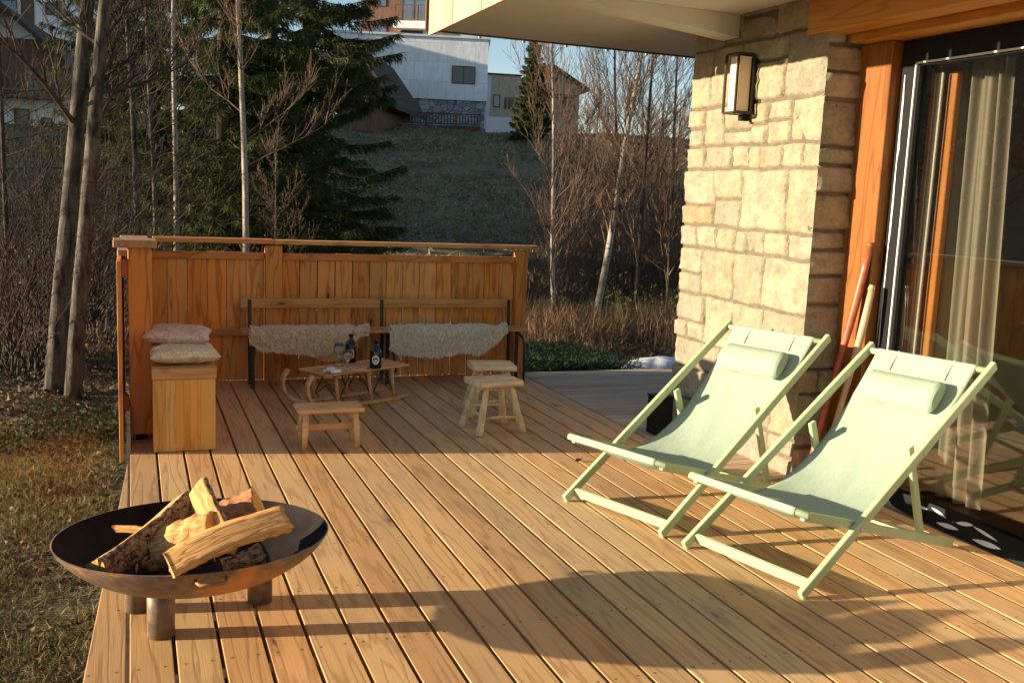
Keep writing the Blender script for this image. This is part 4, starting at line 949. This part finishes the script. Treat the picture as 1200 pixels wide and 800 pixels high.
for (lb, px, py, sc, rz) in (('russet brush right of the upswept sapling', 672, 352, 1.2, 1.2), ('russet brush behind the leaning birch', 712, 350, 1.5, 2.1), ('russet brush left of the stone pillar', 765, 356, 1.5, 3.3), ('tall russet thicket touching the stone pillar', 800, 350, 1.6, .4), ('tall russet thicket behind the dark thin trunk', 752, 330, 1.4, 5.), ('russet thicket on the slope right of the upswept sapling', 690, 315, 1.1, 4.2), ('russet thicket high on the slope near the pillar', 785, 310, 1.5, 1.9), ('small russet thicket on the shaded slope', 735, 290, 1.2, 2.8)):
    place(sh2, lb, px, py, sc, rz)
sh3 = shrub('leafy_shrub', 'small yellow-green shrub left of the stone pillar base', 'shrub', on_ground(768, 400), .62, .6, 26, 53, M['twig'], 'small leafy shrubs beyond the deck', M['yellowleaf'], 700)
for (lb, px, py, sc, rz) in (('small leafy shrub nearest the fence end', 632, 398, .8, 1.), ('small leafy shrub in front of the upswept sapling', 662, 396, .75, 2.), ('small leafy shrub in front of the leaning birch', 712, 398, .7, 3.), ('small leafy shrub left of the dark thin trunk', 735, 392, .9, 4.)):
    place(sh3, lb, px, py, sc, rz)
# distant bare trees on the hill top
far = bare('bare_tree', 'distant bare tree on the hilltop right of the lone spruce', 'tree', (0, 0, 0), 6.0, .09, 61, nb=30, z0=.15, up_=.8, spread=.45, matT=M['twigred'], matB=M['twigred'], group='distant bare trees on the hilltop', depth=3)
for o in kids(far):
    pass
spots = [('distant bare tree right of the chalet roof', 688, 46, .8), ('distant brown tree under the soffit, left of two close ones', 712, 44, .9), ('distant brown tree under the soffit, right of two close ones', 735, 50, 1.), ('distant brown tree left of the pillar top', 762, 46, .95), ('distant brown tree touching the pillar top', 796, 42, 1.), ('distant brown tree partly behind the pillar', 818, 48, 1.1), ('distant low tree on the slope under the chalet', 668, 40, .7), ('distant low tree on the slope left of the pillar', 778, 34, .85), ('distant tree on the right slope below the skyline', 745, 36, .75)]
p_ = at(700, 150, 'd', 52); far.location = (p_.x, p_.y, terr(p_.x, p_.y)-.1); far.scale = (.5, .5, .5)
for i, (lb, px, D, sc) in enumerate(spots):
    p_ = at(px, 150, 'd', D); dup(far, (p_.x, p_.y, terr(p_.x, p_.y)-.1), i*1.3, sc*.55, lb)
# woods to the left, seen only in the glass
wd = bare('bare_tree', 'bare tree of the wood mirrored in the glass door, nearest one', 'tree', (-7, 12, terr(-7, 12)), 8., .09, 71, nb=30, z0=.2, up_=.5, spread=.5, matT=M['trunk'], group='bare trees mirrored in the glass door')
for i, (x, y) in enumerate(((-10, 17), (-6, 18), (-13, 22), (-9, 25))):
    dup(wd, (x, y, terr(x, y)), i*1.7, 1+.1*i, 'bare tree of the wood mirrored in the glass door, number %s away' % ('second', 'third', 'fourth', 'fifth')[i])
# ------------------------------------------------------------------ ground cover (stuff)
def cover(name, label, cat, pts, mat, wr, lr, upb, seed, lift=0):
    rs = np.random.default_rng(seed); P = np.array(pts); n_ = len(P); D_ = rs.normal(size=(n_, 3)); D_[:, 2] = np.abs(D_[:, 2])*upb+upb*.5; D_ /= np.linalg.norm(D_, axis=1)[:, None]
    V = []; F = []; blades(V, F, P, D_, rs.uniform(*wr, n_), rs.uniform(*lr, n_), rs); o = np_mesh(name, np.concatenate(V), np.concatenate(F), mat); tag(o, label, cat, kind='stuff'); return o
def scatter(n_, x0, x1, y0, y1, seed, test=None, lift=.0):
    rr = random.Random(seed); out = []
    while len(out) < n_:
        x = rr.uniform(x0, x1); y = rr.uniform(y0, y1)
        if test and not test(x, y, rr): continue
        out.append((x, y, terr(x, y)+rr.random()*lift))
    return out
offdeck = lambda x, y: not ((-.15 < x < 7.5) and y < 8.2)
cover('lawn_grass', 'short yellowing winter grass left of the deck', 'grass', scatter(90000, -2.6, -.05, 2.6, 8.2, 1, lambda x, y, r: r.random() < .35+.65*(noise.noise(Vector((x*1.6, y*1.6, 4))) > -.1) and x < -.12), M['grass'], (.0015, .0035), (.025, .075), .6, 1)
cover('leaf_litter', 'brown dead leaves strewn over the grass and wood floor', 'leaves', scatter(22000, -5, -.05, 2.6, 13, 2, lambda x, y, r: x < -.15 and (noise.noise(Vector((x*1.2, y*1.2, 8))) > -.05 or y > 7), .02), M['litter'], (.008, .02), (.02, .04), .35, 2)
cover('wood_floor_litter', 'dead leaves and stalks under the trees behind the fence', 'leaves', scatter(30000, -8, 14, 8.3, 24, 3, None, .03), M['litter'], (.012, .03), (.04, .12), .5, 3)
cover('undergrowth', 'dark green ivy undergrowth at the foot of the trunks', 'undergrowth', scatter(4500, -3.2, -.1, 7.2, 8.6, 4, lambda x, y, r: noise.noise(Vector((x*1.5, y*1.5, 2))) > -.05, .12), M['ivy'], (.007, .015), (.015, .035), .6, 4)
cover('juniper_carpet', 'low dark green creeping juniper along the far deck edge', 'ground cover', [(x, y, z+.0) for x, y, z in scatter(26000, 3.3, 5.6, 8.2, 9.6, 5, lambda x, y, r: x < 4.6-(y-8.4)*.2+.5*noise.noise(Vector((x*3, y*3, 5))), .34)], M['juniper'], (.004, .009), (.02, .05), .5, 5)
cover('russet_grass', 'russet dry stems glowing behind the juniper', 'dry grass', scatter(10000, 3.4, 9, 10.2, 13.5, 6, lambda x, y, r: noise.noise(Vector((x*1.1, y*1.1, 6))) > -.1, .4), M['heather'], (.003, .006), (.10, .34), 2.2, 6)
cover('hill_grass', 'rough shaded meadow grass covering the hillside', 'grass', scatter(90000, -8, 42, 20, 62, 7, lambda x, y, r: noise.noise(Vector((x*.4, y*.4, 5)))+.5*noise.noise(Vector((x*1.3, y*1.3, 5))) > r.uniform(-.5, .3)), M['hillgrass'], (.02, .05), (.06, .22), .8, 7)
b = MB(); p0 = at(677, 541, 'z', .0)
def lf_(s, t_): return Vector((p0.x+(s-.5)*.06, p0.y+(t_-.5)*.035*math.sin(max(.05, s)*3), .006+.02*abs(noise.noise(Vector((s*3, t_*3, 1))))+.012*(s-.5)**2*4))
b.grid(lf_, 8, 6); tag(b.build('dead_leaf', M['litter']), 'single curled dead leaf on the deck left of the deck chairs', 'leaf')
# snow
b = MB(); rr = random.Random(3)
for (cx, cy, rx, ry) in ((4.9, 8.55, .55, .22), (5.6, 8.5, .5, .25)):
    def sn(s, t_, cx=cx, cy=cy, rx=rx, ry=ry):
        a = 2*math.pi*s; k = t_*(1+.25*noise.noise(Vector((math.cos(a)*1.5+cx, math.sin(a)*1.5, 0)))); x = cx+rx*k*math.cos(a); y = cy+ry*k*math.sin(a)
        return Vector((x, y, terr(x, y)+.02+.30*(1-t_**3)+.02*noise.noise(Vector((x*9, y*9, 0)))))
    b.grid(sn, 40, 8)
tag(b.build('snow_patch', M['snow']), 'thin patch of old snow at the far corner of the patio deck', 'snow', kind='stuff')
# ------------------------------------------------------------------ buildings
class BLD:
    """local frame: x along the facade from its left end, y depth, z height; pixel helpers give local x / z"""
    def __init__(s, name, label, px, D, cat='building', yaw=0, group=None):
        s.D = D; p = at(px, 160, 'd', D); s.z0 = terr(p.x, p.y)-.4; s.px = px; s.s = D/1152.; s.yaw = yaw
        s.o = thing(name, label, cat, (p.x, p.y, s.z0), -YAW+yaw, group)
    def X(s, px): return (px-s.px)*s.s/math.cos(s.yaw)
    def Z(s, px, py): return CH-(py-(225.9+.043*(px-600)))*s.s-s.z0
    def box(s, name, mat, xa, xb, ya, yb, za, zb, parent=None):
        b = L(); b.box(xa, xb, ya, yb, za, zb); return b.build(name, mat, parent or s.o)
    def win(s, pxa, pya, pxb, pyb, mat, fr=M['dark_wood'], y=0):
        xa, xb, za, zb = s.X(pxa), s.X(pxb), s.Z(pxa, pyb), s.Z(pxa, pya); f = .06
        b = L(); b.box(xa, xb, y-.06, y+.03, za, za+f); b.box(xa, xb, y-.06, y+.03, zb-f, zb); b.box(xa, xa+f, y-.06, y+.03, za+f, zb-f); b.box(xb-f, xb, y-.06, y+.03, za+f, zb-f)
        if xb-xa > .9: b.box((xa+xb)/2-.03, (xa+xb)/2+.03, y-.05, y+.02, za+f, zb-f)
        w = b.build('window', fr, s.o); p = L(); p.box(xa+f, xb-f, y-.02, y-.01, za+f, zb-f); p.build('pane', mat, w); return w
def rail(B, xa, xb, y, z0, z1, mat, step=.16):
    b = L(); b.box(xa, xb, y-.04, y+.04, z1-.06, z1); b.box(xa, xb, y-.03, y+.03, z0+.08, z0+.14); x = xa
    while x < xb: b.box(x, x+.05, y-.02, y+.02, z0+.14, z1-.06); x += step
    x = xa
    while x < xb+.01: b.box(x-.05, x+.05, y-.05, y+.05, z0, z1+.02); x += 1.7
    return b.build('railing', mat, B.o)
B1 = BLD('panelled_building', 'white metal-panelled building on a grey stone base at the hilltop', 392, 60, yaw=R(3))
zt = B1.Z(392, 46); zm = B1.Z(565, 122); xr = B1.X(565)
b = L(); b.box(0, xr, 0, 10, zm, zt); b.build('wall', M['panel'], B1.o); B1.box('stone_base', M['greystone'], .1, xr-.1, .12, 9.8, 0, zm-.003)
b = L(); b.box(-.1, xr+.1, -.1, 10.1, zt+.001, zt+.12); b.build('parapet', M['concrete'], B1.o)
B1.win(524, 82, 551, 102, M['darkwin']); B1.win(448, 126, 478, 142, M['darkwin'], y=.12)
B2 = BLD('apartment_building', 'tall brown timber apartment block rising behind the white building', 420, 78, yaw=R(-6))
x5 = B2.X(500); zt = B2.Z(430, -40)
b = L(); b.box(0, x5, 0, 12, 0, zt); b.build('wall', M['brown_clad'], B2.o); B2.box('rendered_wall', M['white'], B2.X(470), B2.X(514), -.5, 8, 0, B2.Z(500, 40))
for (a, c_) in ((38, 46), (-8, 0)): B2.box('balcony_slab', M['white'], B2.X(463), B2.X(530), -1.6, 2, B2.Z(463, c_), B2.Z(463, a))
rail(B2, B2.X(464), B2.X(500), -1.4, B2.Z(463, 38), B2.Z(463, 20), M['brown_clad'], .22)
for (xa, ya_, xb, yb_, m_, yy) in ((434, 4, 449, 18, 'bluewin', 0), (434, 38, 450, 50, 'bluewin', 0), (467, 11, 494, 34, 'bluewin', -.01), (468, 46, 493, 58, 'darkwin', -.51)): B2.win(xa, ya_, xb, yb_, M[m_], y=yy)
B3 = BLD('timber_building', 'low beige timber-clad building with narrow slit windows', 566, 66, yaw=R(9))
zt = B3.Z(573, 93); b = L(); b.box(.45, B3.X(607), 0, 7, 0, zt); b.build('wall', M['beige_clad'], B3.o); B3.box('grey_side_wall', M['concrete'], 0, .448, .05, 7, 0, zt-.02)
b = L(); b.box(-.05, B3.X(607)+.05, -.08, 7.1, zt+.001, zt+.1); b.build('roof', M['roof'], B3.o)
B3.win(576, 115, 584, 129, M['bluewin'])
for k in (589, 593.5, 597.5): B3.win(k, 118, k+2.6, 131, M['darkwin'])
def gable(name, label, px0, px1, pyeave, pyridge, D, wallm, yaw, depth=8, over=.6, ridge_axis='y', cat='house'):
    B = BLD(name, label, px0, D, cat, yaw); W_ = B.X(px1); ze = B.Z(px0, pyeave); zr = B.Z((px0+px1)/2, pyridge)
    b = L(); b.add([(0, 0, 0), (W_, 0, 0), (W_, 0, ze), (W_/2, 0, zr), (0, 0, ze), (0, depth, 0), (W_, depth, 0), (W_, depth, ze), (W_/2, depth, zr), (0, depth, ze)],
                   [(0, 1, 2, 3, 4), (9, 8, 7, 6, 5), (0, 5, 6, 1), (1, 6, 7, 2), (4, 9, 5, 0), (2, 7, 8, 3), (3, 8, 9, 4)]); b.build('wall', wallm, B.o)
    b = L(); sl = (zr-ze)/(W_/2)
    for s in (-1, 1):
        e = W_/2+over; za = zr-sl*e; cx = W_/2
        v = [(cx, -over, zr+.02), (cx+s*e, -over, za+.02), (cx+s*e, depth+over, za+.02), (cx, depth+over, zr+.02)]; v2 = [(x, y, z+.22) for x, y, z in v]
        b.add(v+v2, [(0, 1, 2, 3), (7, 6, 5, 4), (0, 4, 5, 1), (1, 5, 6, 2), (2, 6, 7, 3), (3, 7, 4, 0)])
    b.build('roof', M['roof'], B.o); return B
B5 = gable('chalet', 'chalet with wide brown gable roof behind the lone spruce', 604, 676, 103, 84, 74, M['beige_clad'], R(10), cat='chalet')
B5.box('balcony_slab', M['dark_wood'], .5, B5.X(670), -1.2, -.01, B5.Z(640, 118), B5.Z(640, 115))
B5.win(640, 96, 650, 108, M['darkwin']); B5.win(656, 122, 666, 134, M['darkwin']); B5.win(612, 122, 622, 134, M['darkwin'])
B6 = gable('timber_hut', 'dark timber hut with overhanging gable roof half hidden by the spruce', 398, 447, 104, 72, 52, M['brown_clad'], R(-6), 6, .9, cat='hut')
B6.win(424, 114, 433, 128, plain('amber_pane', (.55, .36, .10), .4));  # pane in one even amber colour
B7 = BLD('hill_terrace', 'raised dark timber terrace with railing in front of the white building', 430, 56.5, 'terrace', R(-9))
b = L(); b.box(0, B7.X(560), 0, 2.6, B7.Z(500, 157), B7.Z(500, 150)); b.build('platform', M['dark_wood'], B7.o); rail(B7, 0, B7.X(560), .06, B7.Z(500, 150), B7.Z(500, 136), M['dark_wood'], .17)
b = L()
for k in range(6): b.box(k*1.25, k*1.25+.16, .2, .36, -1.5, B7.Z(500, 157))
b.build('support', M['dark_wood'], B7.o)
rw = BLD('retaining_wall', 'pale concrete retaining wall below the timber building', 569, 55, 'wall', R(6)); rw.box('wall_slab', M['concrete'], 0, rw.X(642), 0, .4, -.5, rw.Z(600, 141))
# chalet at the left behind the trunks
B8 = gable('chalet', 'white and brown chalet seen through branches at the left picture edge', -60, 66, 75, 20, 40, M['white'], R(14), 9, .9, cat='chalet')
B8.box('balcony_slab', M['dark_wood'], B8.X(-50), B8.X(62), -1.2, -.01, B8.Z(30, 118), B8.Z(30, 113)); rail(B8, B8.X(-50), B8.X(62), -1.1, B8.Z(30, 113), B8.Z(30, 92), M['brown_clad'], .2)
B8.box('timber_band', M['brown_clad'], B8.X(-58), B8.X(62), -.05, -.002, B8.Z(30, 111), B8.Z(30, 50))
for (a, c_, d_, e_) in ((8, 128, 24, 175), (36, 138, 48, 178), (20, 84, 40, 112)): B8.win(a, c_, d_, e_, M['darkwin'], y=-.06 if c_ < 90 else 0)
B10 = BLD('apartment_building', 'pale upper building with brown shutters above the left chalet roof', -40, 52, yaw=R(8)); x5 = B10.X(78); zt = B10.Z(0, -60)
b = L(); b.box(0, x5, 0, 10, 0, zt); b.build('wall', M['white'], B10.o)
for (a, c_, d_, e_, m_) in ((2, 8, 20, 36, 'bluewin'), (24, 4, 38, 46, 'brown_clad'), (50, 10, 60, 24, 'darkwin'), (62, 8, 68, 28, 'brown_clad')): B10.win(a, c_, d_, e_, M[m_])
